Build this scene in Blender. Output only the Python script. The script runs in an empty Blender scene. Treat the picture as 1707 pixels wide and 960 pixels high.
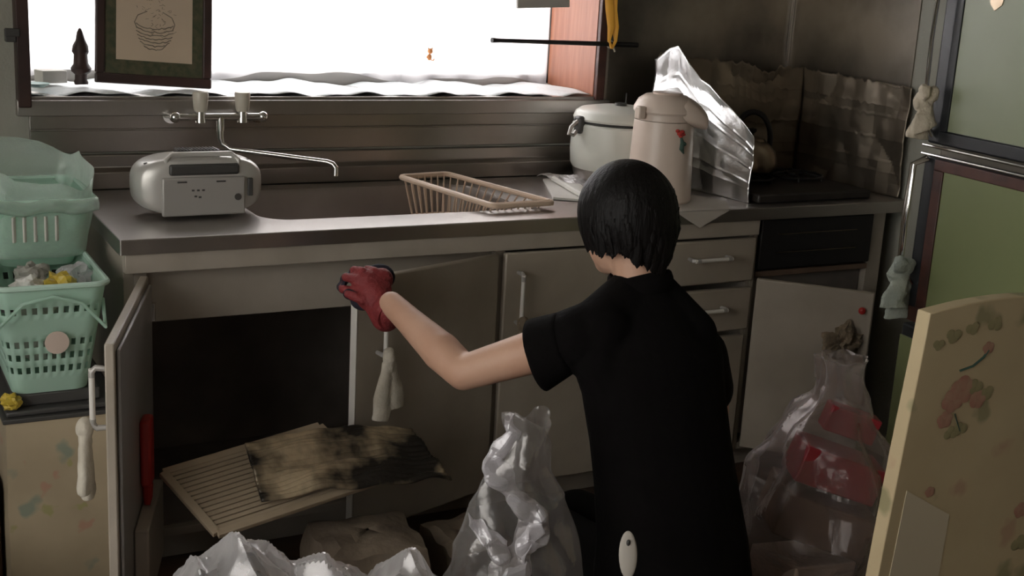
import bpy, bmesh, math, random
from mathutils import Vector, Matrix, noise, Euler
from math import sin, cos, pi, radians
random.seed(7)
C = bpy.context.scene.collection
S = bpy.context.scene

# ------------------------------------------------------------------ camera
CAM = Vector((-0.5569, -2.7702, 1.4244)); YAW, PITCH, ROLL, FPX = 0.5006, 0.2498, 0.0569, 2150.0
FW = Vector((sin(YAW)*cos(PITCH), cos(YAW)*cos(PITCH), -sin(PITCH)))
_r = Vector((cos(YAW), -sin(YAW), 0)); _u = _r.cross(FW)
RT = _r*cos(ROLL) + _u*sin(ROLL); UP = -_r*sin(ROLL) + _u*cos(ROLL)
cd = bpy.data.cameras.new('camera'); cd.sensor_width = 36; cd.lens = FPX/1707*36; cd.clip_start = 0.05
cam = bpy.data.objects.new('camera', cd); C.objects.link(cam)
m = Matrix((RT, UP, -FW)).transposed().to_4x4(); m.translation = CAM
cam.matrix_world = m; S.camera = cam

def on(px, py, ax, c):
    """point of the photographed place seen at a pixel, on the plane ax = c"""
    d = FW + RT*(px-853.5)/FPX - UP*(py-480)/FPX
    i = 'xyz'.index(ax); return CAM + d*((c-CAM[i])/d[i])
def at(px, py, dep):
    return CAM + (FW + RT*(px-853.5)/FPX - UP*(py-480)/FPX)*dep

# ------------------------------------------------------------------ world, lights, exposure
S.view_settings.view_transform = 'Standard'; S.view_settings.look = 'None'
S.view_settings.gamma = 1; S.view_settings.use_curve_mapping = False
S.view_settings.exposure = 0.0
w = bpy.data.worlds.new('sky'); S.world = w; w.use_nodes = True
w.node_tree.nodes['Background'].inputs[0].default_value = (1.0, 0.95, 0.88, 1)
w.node_tree.nodes['Background'].inputs[1].default_value = 3.0
def area(name, loc, rot, sx, sy, power, col):
    l = bpy.data.lights.new(name, 'AREA'); l.shape = 'RECTANGLE'; l.size = sx; l.size_y = sy
    l.energy = power; l.color = col
    o = bpy.data.objects.new(name, l); o.location = loc; o.rotation_euler = rot; C.objects.link(o); return o
# daylight outside the kitchen window and outside the window in the left wall
area('daylight_kitchen_window', (0.72, 1.5, 1.75), (radians(-78), 0, 0), 2.4, 1.5, 120, (1.0, 0.965, 0.91))
area('daylight_side_window', (-2.2, -1.75, 1.45), (0, radians(-90), 0), 1.6, 2.6, 56, (1.0, 0.95, 0.87))

# ------------------------------------------------------------------ materials
def mat(name, col, rough=.5, metal=0., col2=None, scale=8., bump=0., bscale=40., stretch=None, spec=.5, trans=0., alpha=1., detail=4, lo=.35, hi=.65):
    M = bpy.data.materials.new(name); M.use_nodes = True; nt = M.node_tree; N = nt.nodes; L = nt.links
    b = N['Principled BSDF']; b.inputs['Base Color'].default_value = (*col, 1); b.inputs['Roughness'].default_value = rough
    b.inputs['Metallic'].default_value = metal; b.inputs['Specular IOR Level'].default_value = spec
    b.inputs['Transmission Weight'].default_value = trans; b.inputs['Alpha'].default_value = alpha
    tc = N.new('ShaderNodeTexCoord'); mp = N.new('ShaderNodeMapping'); L.new(tc.outputs['Object'], mp.inputs[0])
    if stretch: mp.inputs['Scale'].default_value = stretch
    if col2 is not None:
        n = N.new('ShaderNodeTexNoise'); n.inputs['Scale'].default_value = scale; n.inputs['Detail'].default_value = detail
        r = N.new('ShaderNodeValToRGB'); r.color_ramp.elements[0].position = lo; r.color_ramp.elements[1].position = hi
        r.color_ramp.elements[0].color = (*col, 1); r.color_ramp.elements[1].color = (*col2, 1)
        L.new(mp.outputs[0], n.inputs[0]); L.new(n.outputs[0], r.inputs[0]); L.new(r.outputs[0], b.inputs['Base Color'])
    if bump:
        n = N.new('ShaderNodeTexNoise'); n.inputs['Scale'].default_value = bscale; n.inputs['Detail'].default_value = 3
        bp = N.new('ShaderNodeBump'); bp.inputs['Strength'].default_value = bump; bp.inputs['Distance'].default_value = .01
        L.new(mp.outputs[0], n.inputs[0]); L.new(n.outputs[0], bp.inputs['Height']); L.new(bp.outputs[0], b.inputs['Normal'])
    return M

def film(name, tint, base, face, rough=.25, white=.5, ns=30.):
    """thin plastic film: see-through, denser where it folds away from the eye, with glossy creases"""
    M = bpy.data.materials.new(name); M.use_nodes = True; nt = M.node_tree; N = nt.nodes; L = nt.links
    N.remove(N['Principled BSDF']); out = N['Material Output']
    tr = N.new('ShaderNodeBsdfTransparent'); tr.inputs[0].default_value = (*[.6+.4*c for c in tint], 1)
    gl = N.new('ShaderNodeBsdfGlossy'); gl.inputs[1].default_value = rough; gl.inputs[0].default_value = (*tint, 1)
    df = N.new('ShaderNodeBsdfDiffuse'); df.inputs[0].default_value = (*tint, 1)
    tl = N.new('ShaderNodeBsdfTranslucent'); tl.inputs[0].default_value = (*tint, 1)
    m1 = N.new('ShaderNodeMixShader'); m1.inputs[0].default_value = .4; L.new(df.outputs[0], m1.inputs[1]); L.new(tl.outputs[0], m1.inputs[2])
    m2 = N.new('ShaderNodeMixShader'); m2.inputs[0].default_value = 1-white; L.new(m1.outputs[0], m2.inputs[1]); L.new(gl.outputs[0], m2.inputs[2])
    lw = N.new('ShaderNodeLayerWeight'); lw.inputs[0].default_value = .5
    mr = N.new('ShaderNodeMapRange'); mr.inputs[3].default_value = base; mr.inputs[4].default_value = face
    nz = N.new('ShaderNodeTexNoise'); nz.inputs['Scale'].default_value = ns; nz.inputs['Detail'].default_value = 5
    tc = N.new('ShaderNodeTexCoord'); L.new(tc.outputs['Object'], nz.inputs[0])
    bp = N.new('ShaderNodeBump'); bp.inputs['Strength'].default_value = .6; bp.inputs['Distance'].default_value = .01
    L.new(nz.outputs[0], bp.inputs['Height'])
    for n in (gl, df, tl, lw): L.new(bp.outputs[0], n.inputs['Normal'])
    L.new(lw.outputs['Facing'], mr.inputs[0])
    m3 = N.new('ShaderNodeMixShader'); L.new(mr.outputs[0], m3.inputs[0]); L.new(tr.outputs[0], m3.inputs[1]); L.new(m2.outputs[0], m3.inputs[2])
    L.new(m3.outputs[0], out.inputs[0]); return M

def translucent(name, col, opaq, amount=.6):
    """woven cloth that lets daylight through"""
    M = bpy.data.materials.new(name); M.use_nodes = True; nt = M.node_tree; N = nt.nodes; L = nt.links
    N.remove(N['Principled BSDF']); out = N['Material Output']
    tr = N.new('ShaderNodeBsdfTransparent')
    df = N.new('ShaderNodeBsdfDiffuse'); df.inputs[0].default_value = (*col, 1)
    tl = N.new('ShaderNodeBsdfTranslucent'); tl.inputs[0].default_value = (*col, 1)
    m1 = N.new('ShaderNodeMixShader'); m1.inputs[0].default_value = amount; L.new(df.outputs[0], m1.inputs[1]); L.new(tl.outputs[0], m1.inputs[2])
    m2 = N.new('ShaderNodeMixShader'); m2.inputs[0].default_value = opaq; L.new(tr.outputs[0], m2.inputs[1]); L.new(m1.outputs[0], m2.inputs[2])
    L.new(m2.outputs[0], out.inputs[0]); return M

def floral(name, ground, ground2, blobs, scale=9.):
    """printed flower paper: faint mottling plus scattered blossoms and leaves"""
    M = mat(name, ground, .45, 0, ground2, 6.); nt = M.node_tree; N = nt.nodes; L = nt.links; b = N['Principled BSDF']
    src = b.inputs['Base Color'].links[0].from_socket
    tc = N.new('ShaderNodeTexCoord')
    for i, (col, sc, th, off) in enumerate(blobs):
        mp = N.new('ShaderNodeMapping'); mp.inputs['Location'].default_value = (off, off*.7, off*1.3)
        nw = N.new('ShaderNodeTexNoise'); nw.inputs['Scale'].default_value = sc*2.2; nw.inputs['Detail'].default_value = 2
        add = N.new('ShaderNodeMixRGB'); add.blend_type = 'ADD'; add.inputs[0].default_value = .07
        L.new(tc.outputs['Object'], mp.inputs[0]); L.new(mp.outputs[0], nw.inputs[0]); L.new(mp.outputs[0], add.inputs[1]); L.new(nw.outputs['Color'], add.inputs[2])
        v = N.new('ShaderNodeTexVoronoi'); v.inputs['Scale'].default_value = sc; v.inputs['Randomness'].default_value = .9; L.new(add.outputs[0], v.inputs[0])
        r = N.new('ShaderNodeMapRange'); r.inputs[1].default_value = th; r.inputs[2].default_value = th+.09; r.inputs[3].default_value = .75; r.inputs[4].default_value = 0
        L.new(v.outputs['Distance'], r.inputs[0])
        mx = N.new('ShaderNodeMixRGB'); mx.inputs[2].default_value = (*col, 1); L.new(r.outputs[0], mx.inputs[0]); L.new(src, mx.inputs[1]); src = mx.outputs[0]
    L.new(src, b.inputs['Base Color']); return M

def brushed(name, col, rough, ax=(1, 1, 60), amt=.08, dirt=None):
    M = mat(name, col, rough, 1., bump=amt, bscale=12., stretch=ax)
    if dirt:
        nt = M.node_tree; N = nt.nodes; L = nt.links; b = N['Principled BSDF']
        n = N.new('ShaderNodeTexNoise'); n.inputs['Scale'].default_value = 3.; n.inputs['Detail'].default_value = 6
        tc = N.new('ShaderNodeTexCoord'); L.new(tc.outputs['Object'], n.inputs[0])
        r = N.new('ShaderNodeValToRGB'); r.color_ramp.elements[0].position = .35; r.color_ramp.elements[1].position = .65
        r.color_ramp.elements[0].color = (*col, 1); r.color_ramp.elements[1].color = (*dirt, 1)
        L.new(n.outputs[0], r.inputs[0]); L.new(r.outputs[0], b.inputs['Base Color'])
        q = N.new('ShaderNodeMapRange'); q.inputs[3].default_value = rough-.06; q.inputs[4].default_value = rough+.16
        L.new(n.outputs[0], q.inputs[0]); L.new(q.outputs[0], b.inputs['Roughness'])
    return M

M = dict(
 cream=mat('cream_paint', (.44, .39, .33), .42, 0, (.36, .315, .26), 5, .05, 60),
 doorpaint=mat('door_paint', (.43, .375, .31), .4, 0, (.33, .285, .23), 4, .05, 60),
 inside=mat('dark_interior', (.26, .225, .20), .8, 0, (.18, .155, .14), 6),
 doorback=mat('grey_door_back', (.33, .315, .30), .38, 0, (.26, .245, .23), 3),
 steel=brushed('brushed_steel', (.50, .475, .455), .30, (60, 1, 1), .05, (.42, .39, .37)),
 steelwall=brushed('splash_steel', (.46, .42, .39), .27, (1, 1, 1), .0, (.36, .33, .305)),
 steeldark=brushed('smoky_steel', (.36, .32, .27), .36, (1, 1, 1), .0, (.13, .12, .105)),
 basin=brushed('basin_steel', (.46, .42, .39), .42, (1, 1, 40), .05, (.36, .32, .30)),
 chrome=mat('chrome', (.75, .74, .72), .14, 1.),
 iron=mat('black_iron', (.012, .011, .011), .5),
 soot=mat('sooty_black', (.014, .012, .011), .5, 0, (.03, .024, .02), 14),
 blackgloss=mat('black_enamel', (.012, .011, .012), .45),
 plaster=mat('plaster_wall', (.42, .42, .37), .85, 0, (.36, .35, .29), 2.5, .15, 120),
 darkwall=mat('aged_wall', (.30, .27, .22), .8, 0, (.24, .21, .17), 3),
 ceiling=mat('ceiling_board', (.35, .32, .27), .9, 0, (.3, .27, .22), 2),
 floor=mat('brown_floorboards', (.10, .055, .035), .35, 0, (.06, .032, .02), 3, .05, 30, (1, 9, 1)),
 redwood=mat('red_brown_wood', (.42, .17, .10), .45, 0, (.33, .12, .07), 5, .04, 40, (12, 12, 1)),
 darkwood=mat('dark_frame_wood', (.035, .02, .018), .45, 0, (.06, .03, .025), 9),
 alu=mat('aluminium_sash', (.42, .40, .38), .5, .3),
 white=mat('white_plastic', (.72, .69, .64), .35),
 cooker=mat('cooker_enamel', (.70, .70, .64), .3, 0, (.62, .62, .56), 4),
 pinkwhite=mat('rosy_white_plastic', (.70, .58, .50), .32),
 pinkdark=mat('rosy_plastic', (.62, .50, .43), .35),
 creamcap=mat('cream_tap_knob', (.62, .57, .48), .35),
 silver=mat('silver_plastic', (.62, .60, .57), .33, .35),
 silver2=mat('grey_silver_plastic', (.42, .40, .375), .4, .25),
 darkgrey=mat('dark_grey_plastic', (.06, .058, .056), .45),
 beige=mat('beige_plastic', (.66, .50, .38), .38),
 slat=mat('beige_slats', (.44, .35, .25), .5, 0, (.33, .26, .18), 7),
 paper=mat('white_paper', (.78, .76, .72), .7, bump=.2, bscale=30),
 sheet=mat('cream_paper_sheet', (.50, .46, .41), .7),
 cloth=mat('white_towelling', (.62, .57, .48), .95, 0, (.5, .45, .37), 20, .2, 120),
 knot=mat('beige_cloth', (.60, .53, .42), .9, 0, (.48, .42, .33), 14, .4, 120),
 greycloth=mat('pale_grey_cloth', (.42, .46, .40), .9, 0, (.30, .34, .31), 14, .4, 120),
 brownrag=mat('brown_rag', (.33, .26, .18), .9, 0, (.13, .10, .07), 18, .5, 90),
 yellow=mat('yellow_ribbon', (.85, .42, .05), .5),
 foil=mat('aluminium_foil', (.80, .80, .80), .30, 1., bump=.25, bscale=16),
 foilstove=mat('used_aluminium_foil', (.34, .29, .23), .48, .9, (.20, .165, .125), 5, .2, 12),
 kettle=mat('kettle_steel', (.42, .34, .25), .28, 1., (.2, .15, .1), 8),
 green=mat('green_fridge_panel', (.19, .215, .10), .38, 0, (.165, .19, .085), 3),
 greensheen=mat('green_fridge_panel_sheen', (.27, .30, .20), .34, 0, (.24, .27, .175), 3),  # upper door panel: reflected light painted in as a paler green
 trim=mat('brown_trim', (.09, .035, .025), .4, 0, (.05, .02, .016), 20),
 fridge=mat('fridge_side', (.16, .14, .11), .5),
 rubber=mat('dark_gasket', (.02, .022, .025), .4),
 basket=mat('mint_plastic', (.56, .74, .64), .35, 0, (.50, .69, .58), 4),
 redcase=mat('red_plastic', (.42, .025, .02), .4),
 redbox=mat('red_package', (.30, .02, .032), .4),
 brownbox=mat('brown_cardboard', (.20, .13, .09), .7, 0, (.13, .08, .055), 6),
 brownbag=mat('brown_paper', (.24, .19, .14), .6, 0, (.17, .13, .10), 8, .5, 30),
 skin=mat('skin', (.62, .38, .27), .5, 0, (.56, .32, .22), 9, .04, 200),
 shirt=mat('black_cotton', (.0032, .0025, .0026), .95, bump=.2, bscale=60, spec=.15),
 trousers=mat('black_trousers', (.003, .0025, .0025), .95, spec=.15),
 hair=mat('black_hair', (.0045, .0035, .0035), .55, bump=.3, bscale=30, stretch=(6, 6, .6), spec=.22),
 glove=mat('red_rubber_glove', (.27, .034, .036), .65, 0, (.20, .024, .028), 30, .4, 150),
 glovedark=mat('dark_navy_knit', (.018, .016, .03), .8),
 print_ink=mat('grey_ink', (.12, .10, .08), .8, 0, (.28, .24, .19), 60),
 artpaper=mat('sepia_paper', (.62, .49, .36), .7, 0, (.56, .44, .33), 5),
 mount=mat('dark_green_mount', (.10, .09, .05), .75, 0, (.05, .06, .03), 60),
 orange=mat('orange_felt', (.80, .33, .12), .6),
 statue=mat('dark_carved_wood', (.05, .022, .018), .5, 0, (.02, .01, .01), 20),
 decalred=mat('red_decal', (.50, .05, .04), .5),
 decalgreen=mat('dark_green_decal', (.05, .10, .08), .5),
 yellowbits=mat('yellow_wrapper', (.55, .40, .05), .4),
 greyboard=mat('grey_board', (.45, .43, .39), .7),
 bluewhite=mat('pale_blue_plastic', (.55, .75, .75), .4),
 outside=mat('outside_ground', (.5, .5, .48), .9),
 bag=film('clear_film', (.94, .92, .93), .26, .98, .25, .65, 9),
 bagmid=film('pinkish_clear_film', (.80, .74, .73), .08, .45, .3, .6, 26),
 bagclear=film('thin_clear_film', (.85, .83, .82), .09, .38, .25, .45, 20),
 bagwhite=film('milky_film', (.93, .91, .94), .45, .95, .25, .75, 30),
 liner=film('milky_green_liner', (.84, .94, .88), .28, .85, .3, .8, 18),
 glass=film('frosted_glass', (.96, .98, 1.), .35, .6, .5, .9, 3),
 lace=translucent('lace_cloth', (.92, .90, .93), .55),
 lacesill=mat('lace_paper', (.80, .84, .86), .6, bump=.3, bscale=60),
 basketthin=translucent('thin_mint_plastic', (.60, .80, .69), .93, .40),
)

# ------------------------------------------------------------------ mesh helpers
WL = {}       # world location of each object's origin
def link(o, parent, loc):
    C.objects.link(o); WL[o.name] = Vector(loc)
    if parent is not None:
        o.parent = parent; o.location = Vector(loc) - WL[parent.name]
    else: o.location = loc
def tag(o, label=None, cat=None, group=None, kind=None):
    if label: o['label'] = label
    if cat: o['category'] = cat
    if group: o['group'] = group
    if kind: o['kind'] = kind
    return o
def thing(name, loc, label, cat, group=None):
    o = bpy.data.objects.new(name, None); o.empty_display_size = .05; link(o, None, loc); return tag(o, label, cat, group)

class MB:
    def __init__(s, mx=None): s.b = bmesh.new(); s.mx = mx or Matrix()
    def V(s, p): return s.b.verts.new(s.mx @ Vector(p))
    def F(s, vs):
        try: return s.b.faces.new(vs)
        except ValueError: return None
    def box(s, x0, x1, y0, y1, z0, z1, mx=None):
        q = mx or Matrix()
        v = [s.V(q @ Vector((x, y, z))) for x in (x0, x1) for y in (y0, y1) for z in (z0, z1)]
        for a in ((0,1,3,2),(4,6,7,5),(0,4,5,1),(2,3,7,6),(0,2,6,4),(1,5,7,3)): s.F([v[i] for i in a])
        return s
    def prism(s, pts, h):
        """polygon pts (3-D, planar) extruded by vector h"""
        h = Vector(h); a = [s.V(p) for p in pts]; b = [s.V(Vector(p)+h) for p in pts]; n = len(pts)
        s.F(a[::-1]); s.F(b)
        for i in range(n): s.F([a[i], a[(i+1) % n], b[(i+1) % n], b[i]])
        return s
    def tube(s, pts, r, n=10, closed=False, cap=True, flat=None):
        pts = [Vector(p) for p in pts]; k = len(pts); rs = r if isinstance(r, (list, tuple)) else [r]*k
        rings = []; prev = None
        for i, p in enumerate(pts):
            a = pts[(i-1) % k] if (closed or i) else p; c = pts[(i+1) % k] if (closed or i < k-1) else p
            t = (c-a).normalized()
            if prev is None:
                u = t.orthogonal().normalized() if flat is None else (Vector(flat)-t*t.dot(Vector(flat))).normalized()
            else: u = (prev - t*prev.dot(t)).normalized()
            prev = u; v = t.cross(u)
            rr = rs[i]; ra, rb = (rr if isinstance(rr, (tuple, list)) else (rr, rr))
            rings.append([s.V(p + u*ra*cos(2*pi*j/n) + v*rb*sin(2*pi*j/n)) for j in range(n)])
        for i in range(k if closed else k-1):
            A, B = rings[i], rings[(i+1) % k]
            for j in range(n): s.F([A[j], A[(j+1) % n], B[(j+1) % n], B[j]])
        if cap and not closed: s.F(rings[0][::-1]); s.F(rings[-1])
        return s
    def lathe(s, prof, c=(0, 0, 0), n=40, axis='z', sx=1, sy=1, cap=True, a0=0, a1=2*pi):
        c = Vector(c); rings = []; full = abs(a1-a0-2*pi) < 1e-6; m_ = n if full else n+1
        for r, z in prof:
            ring = []
            for j in range(m_):
                a = a0+(a1-a0)*j/n; x, y = r*cos(a)*sx, r*sin(a)*sy
                ring.append(s.V(c + (Vector((x, y, z)) if axis == 'z' else Vector((x, z, y)) if axis == 'y' else Vector((z, x, y)))))
            rings.append(ring)
        for A, B in zip(rings, rings[1:]):
            for j in range(n if full else n): 
                if full or j < n: s.F([A[j], A[(j+1) % m_], B[(j+1) % m_], B[j]])
        if cap and full: s.F(rings[0][::-1]); s.F(rings[-1])
        return s
    def ball(s, c, r, mx=None, nu=20, nv=12):
        c = Vector(c); r = Vector(r) if isinstance(r, (tuple, list, Vector)) else Vector((r, r, r)); q = mx or Matrix()
        top = s.V(c + q @ Vector((0, 0, r.z))); bot = s.V(c + q @ Vector((0, 0, -r.z))); rings = []
        for i in range(1, nv):
            t = pi*i/nv
            rings.append([s.V(c + q @ Vector((r.x*sin(t)*cos(2*pi*j/nu), r.y*sin(t)*sin(2*pi*j/nu), r.z*cos(t)))) for j in range(nu)])
        for j in range(nu):
            s.F([top, rings[0][j], rings[0][(j+1) % nu]]); s.F([bot, rings[-1][(j+1) % nu], rings[-1][j]])
        for A, B in zip(rings, rings[1:]):
            for j in range(nu): s.F([A[j], B[j], B[(j+1) % nu], A[(j+1) % nu]])
        return s
    def cap(s, p0, r0, p1, r1, n=16):
        p0, p1 = Vector(p0), Vector(p1); s.ball(p0, r0, nu=n, nv=10); s.ball(p1, r1, nu=n, nv=10)
        return s.tube([p0, p1], [r0, r1], n)
    def grid(s, f, nu, nv, wrap=False):
        g = [[s.V(f(i/(nu-1) if not wrap else i/nu, j/(nv-1))) for j in range(nv)] for i in range(nu)]
        for i in range(nu if wrap else nu-1):
            for j in range(nv-1): s.F([g[i][j], g[(i+1) % nu][j], g[(i+1) % nu][j+1], g[i][j+1]])
        return s
    def build(s, name, m_, parent=None, smooth=True, bevel=0, seg=2, label=None, cat=None, group=None, kind=None, solid=0, sub=0, remesh=0, smoothit=0, angle=35):
        bmesh.ops.recalc_face_normals(s.b, faces=s.b.faces)
        me = bpy.data.meshes.new(name); 
        co = [v.co for v in s.b.verts]
        mn = Vector([min(c[i] for c in co) for i in range(3)]); mxx = Vector([max(c[i] for c in co) for i in range(3)])
        org = Vector(((mn.x+mxx.x)/2, (mn.y+mxx.y)/2, mn.z))
        for v in s.b.verts: v.co -= org
        s.b.to_mesh(me); s.b.free()
        o = bpy.data.objects.new(name, me); link(o, parent, org)
        me.materials.append(m_)
        if smooth:
            for p in me.polygons: p.use_smooth = True
            if not (remesh or sub): me.set_sharp_from_angle(angle=radians(angle))
        if remesh:
            r = o.modifiers.new('r', 'REMESH'); r.mode = 'VOXEL'; r.voxel_size = remesh; r.use_smooth_shade = True
        if smoothit:
            r = o.modifiers.new('s', 'SMOOTH'); r.iterations = smoothit; r.factor = .5
        if solid:
            r = o.modifiers.new('t', 'SOLIDIFY'); r.thickness = solid; r.offset = 0
        if bevel:
            r = o.modifiers.new('b', 'BEVEL'); r.width = bevel; r.segments = seg; r.limit_method = 'ANGLE'; r.angle_limit = radians(40)
            r.harden_normals = False
        if sub:
            r = o.modifiers.new('ss', 'SUBSURF'); r.levels = sub; r.render_levels = sub
        return tag(o, label, cat, group, kind)
def crumple(p, amp, sc, seed=0):
    """sharp folded-film displacement"""
    q = Vector(p)*sc + Vector((seed, seed*.37, -seed)); 
    a = 1-abs(noise.noise(q))*3; b = 1-abs(noise.noise(q*2.1+Vector((5, 1, 2))))*3
    n = noise.noise_vector(q*.6)
    return n*amp*.9 + Vector((0, 0, 1))*(a*.45+b*.22)*amp
def arc(c, r, a0, a1, n, f):
    return [f(c, r, a0+(a1-a0)*i/n) for i in range(n+1)]
def rrect(x0, x1, y0, y1, r, n=8, z=0):
    out = []
    for cx, cy, a in ((x1-r, y1-r, 0), (x0+r, y1-r, 90), (x0+r, y0+r, 180), (x1-r, y0+r, 270)):
        for i in range(n+1):
            t = radians(a+90*i/n); out.append(Vector((cx+r*cos(t), cy+r*sin(t), z)))
    return out
def struct(mb, name, m_, parent=None, **k): return mb.build(name, m_, parent, kind='structure' if parent is None else None, **k)

# ================================================================== the room
XR = 2.27; XL = -1.45; YB = .60; YF = -3.5; ZC = 2.35
OX0, OX1, OZ0, OZ1, YO = -.11, 1.54, 1.02, 1.80, .93
struct(MB().box(XL-.1, XR+.1, YF-.1, YO, -.1, 0), 'floor', M['floor'], smooth=False)
struct(MB().box(XL-.1, XR+.1, YF-.1, YO+.02, ZC, ZC+.1), 'ceiling', M['ceiling'], smooth=False)
b = MB(); b.box(XL-.1, OX0, YB, YO, 0, ZC); b.box(OX1, XR+.1, YB, YO, 0, ZC); b.box(OX0, OX1, YB, YO, 0, OZ0); b.box(OX0, OX1, YB, YO, OZ1, ZC)
struct(b, 'wall_back', M['plaster'], smooth=False)
struct(MB().box(XR, XR+.1, YF, YB, 0, ZC), 'wall_right', M['plaster'], smooth=False)
struct(MB().box(XL, XR, YF-.1, YF, 0, ZC), 'wall_front', M['darkwall'], smooth=False)
b = MB(); b.box(XL-.1, XL, YF, -2.9, 0, ZC); b.box(XL-.1, XL, -.5, YB, 0, ZC); b.box(XL-.1, XL, -2.9, -.5, 0, .55); b.box(XL-.1, XL, -2.9, -.5, 2.05, ZC)
struct(b, 'wall_left', M['plaster'], smooth=False)
# kitchen window: aluminium sashes and frosted panes at the back of the deep opening
b = MB(); y0, y1 = .875, .92
b.box(OX0, OX1, y0, y1, OZ0, OZ0+.05); b.box(OX0, OX1, y0, y1, OZ1-.05, OZ1); b.box(OX0, OX0+.035, y0, y1, OZ0, OZ1); b.box(OX1-.035, OX1, y0, y1, OZ0, OZ1)
w1 = struct(b, 'window_1', M['alu'], smooth=False)
for x0, x1 in ((OX0+.035, OX1-.035),): MB().box(x0, x1, .895, .899, OZ0+.05, OZ1-.05).build('pane', M['glass'], w1, smooth=False)
b = MB(); b.box(XL-.08, XL-.03, -2.9, -.5, .55, .6); b.box(XL-.08, XL-.03, -2.9, -.5, 2.0, 2.05); b.box(XL-.08, XL-.03, -2.9, -2.85, .55, 2.05); b.box(XL-.08, XL-.03, -.55, -.5, .55, 2.05); b.box(XL-.08, XL-.03, -1.72, -1.68, .55, 2.05)
w2 = struct(b, 'window_2', M['alu'], smooth=False)
for a0, a1 in ((-2.85, -1.72), (-1.68, -.55)): MB().box(XL-.058, XL-.054, a0, a1, .6, 2.0).build('pane', M['glass'], w2, smooth=False)
# reddish side board of the opening, its dark edge, pale strip
struct(MB().box(OX1-.018, OX1, YB-.01, .87, OZ0, OZ1), 'trim_1', M['redwood'], smooth=False)
struct(MB().box(OX1-.016, OX1+.012, YB-.028, YB-.001, OZ0-.01, OZ1), 'trim_2', M['trim'], bevel=.002)
struct(MB().box(OX1+.012, OX1+.028, YB-.014, YB-.001, OZ0-.01, OZ1), 'trim_3', M['cream'], smooth=False)
# dark left upright of the opening
b = MB(); b.box(OX0-.018, OX0+.012, YB-.05, YB+.02, OZ0-.012, OZ1)
struct(b, 'trim_4', M['darkwood'], bevel=.003)
# steel-edged sill
b = MB(); b.box(OX0, OX1-.018, YB-.02, .874, OZ0, OZ0+.012); b.box(OX0-.02, OX1+.03, YB-.035, YB-.001, OZ0-.035, OZ0+.004)
struct(b, 'trim_5', M['steel'], bevel=.002)
# stainless cladding of the wall behind the stove, two sides of the corner, with a joint cover
struct(MB().box(OX1+.03, XR-.004, YB-.006, YB-.001, .80, ZC), 'trim_6', M['steeldark'], smooth=False)
struct(MB().box(XR-.005, XR-.001, .035, YB-.007, .80, ZC), 'trim_7', M['steeldark'], smooth=False)
struct(MB().box(XR-.014, XR-.006, YB-.016, YB-.007, .80, ZC), 'trim_8', M['steel'], smooth=False)

# ================================================================== sink unit
KT = .80
cab = thing('sink_cabinet', (.86, .27, 0), 'long cream sink cabinet with doors and drawers under the steel worktop', 'cabinet')
b = MB()
b.box(0, .022, .0, .55, .08, .765); b.box(.022, 1.715, .53, .55, .08, .765); b.box(1.70, 1.715, 0, .53, .08, .765)
b.box(.022, 1.70, .01, .53, .08, .10); b.box(.915, .93, .03, .53, .10, .72); b.box(1.315, 1.33, .03, .53, .10, .72)
b.box(.03, 1.70, .07, .085, 0, .08)
b.box(.022, .05, .0, .02, .08, .72); b.box(.905, .935, .0, .02, .08, .72); b.box(1.31, 1.335, 0, .02, .08, .72)
b.box(.022, .915, .022, .034, .598, .72)
b.build('body', M['cream'], cab, bevel=.0015)
MB().box(.0, 1.715, -.022, .0, .722, .765).build('apron', M['cream'], cab, bevel=.002)
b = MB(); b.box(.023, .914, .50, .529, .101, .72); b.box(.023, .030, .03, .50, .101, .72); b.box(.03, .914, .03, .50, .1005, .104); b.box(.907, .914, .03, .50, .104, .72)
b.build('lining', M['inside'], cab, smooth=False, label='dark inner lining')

def handle(parent, mx, ln, bar='white', stand=.03):
    """bow handle: two dark-tipped chrome feet and a pale bar, along local z, standing off local -y"""
    h = MB(mx).tube([(0, -stand, -ln/2+.006), (0, -stand, ln/2-.006)], .0055, 12).build('handle', M[bar], parent)
    for s in (-1, 1):
        MB(mx).tube([(0, 0, s*(ln/2-.006)), (0, -stand*.75, s*(ln/2-.004)), (0, -stand, s*(ln/2-.012)), (0, -stand, s*(ln/2-.022))], [.005, .006, .0062, .0062], 10).build('handle_end', M['kettle' if bar == 'x' else 'silver2'], h, label='grey metal handle end')
    return h
def door(parent, hinge, free, z0, z1, hpos=None, hl=.12, th=.02, back=True):
    hx = Vector((*hinge, 0)); fx = Vector((*free, 0)); d = fx-hx; wd = d.length; ang = math.atan2(d.y, d.x)
    mx = Matrix.Translation(hx) @ Matrix.Rotation(ang, 4, 'Z')
    return mx, wd
# door 1, thrown open to the left: outside face turned to the left
mx = Matrix.Translation((.03, -.025, 0)) @ Matrix.Rotation(math.atan2(-.505, -.178), 4, 'Z')   # local x runs from hinge to free edge
d1 = MB(mx).box(0, .50, .0, .018, .09, .718).build('door', M['doorpaint'], cab, bevel=.003, label='door thrown open at the left end')
MB(mx).box(.012, .485, .0185, .026, .105, .703).build('back_panel', M['doorback'], d1, bevel=.003, label='grey inner face')
for hz in (.62, .16): MB(mx).box(.0, .015, .019, .033, hz, hz+.04).build('hinge', M['chrome'], d1, bevel=.001)
hmx = mx @ Matrix.Translation((.455, 0, .60)); handle(d1, hmx, .125)
H1 = hmx
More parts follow.
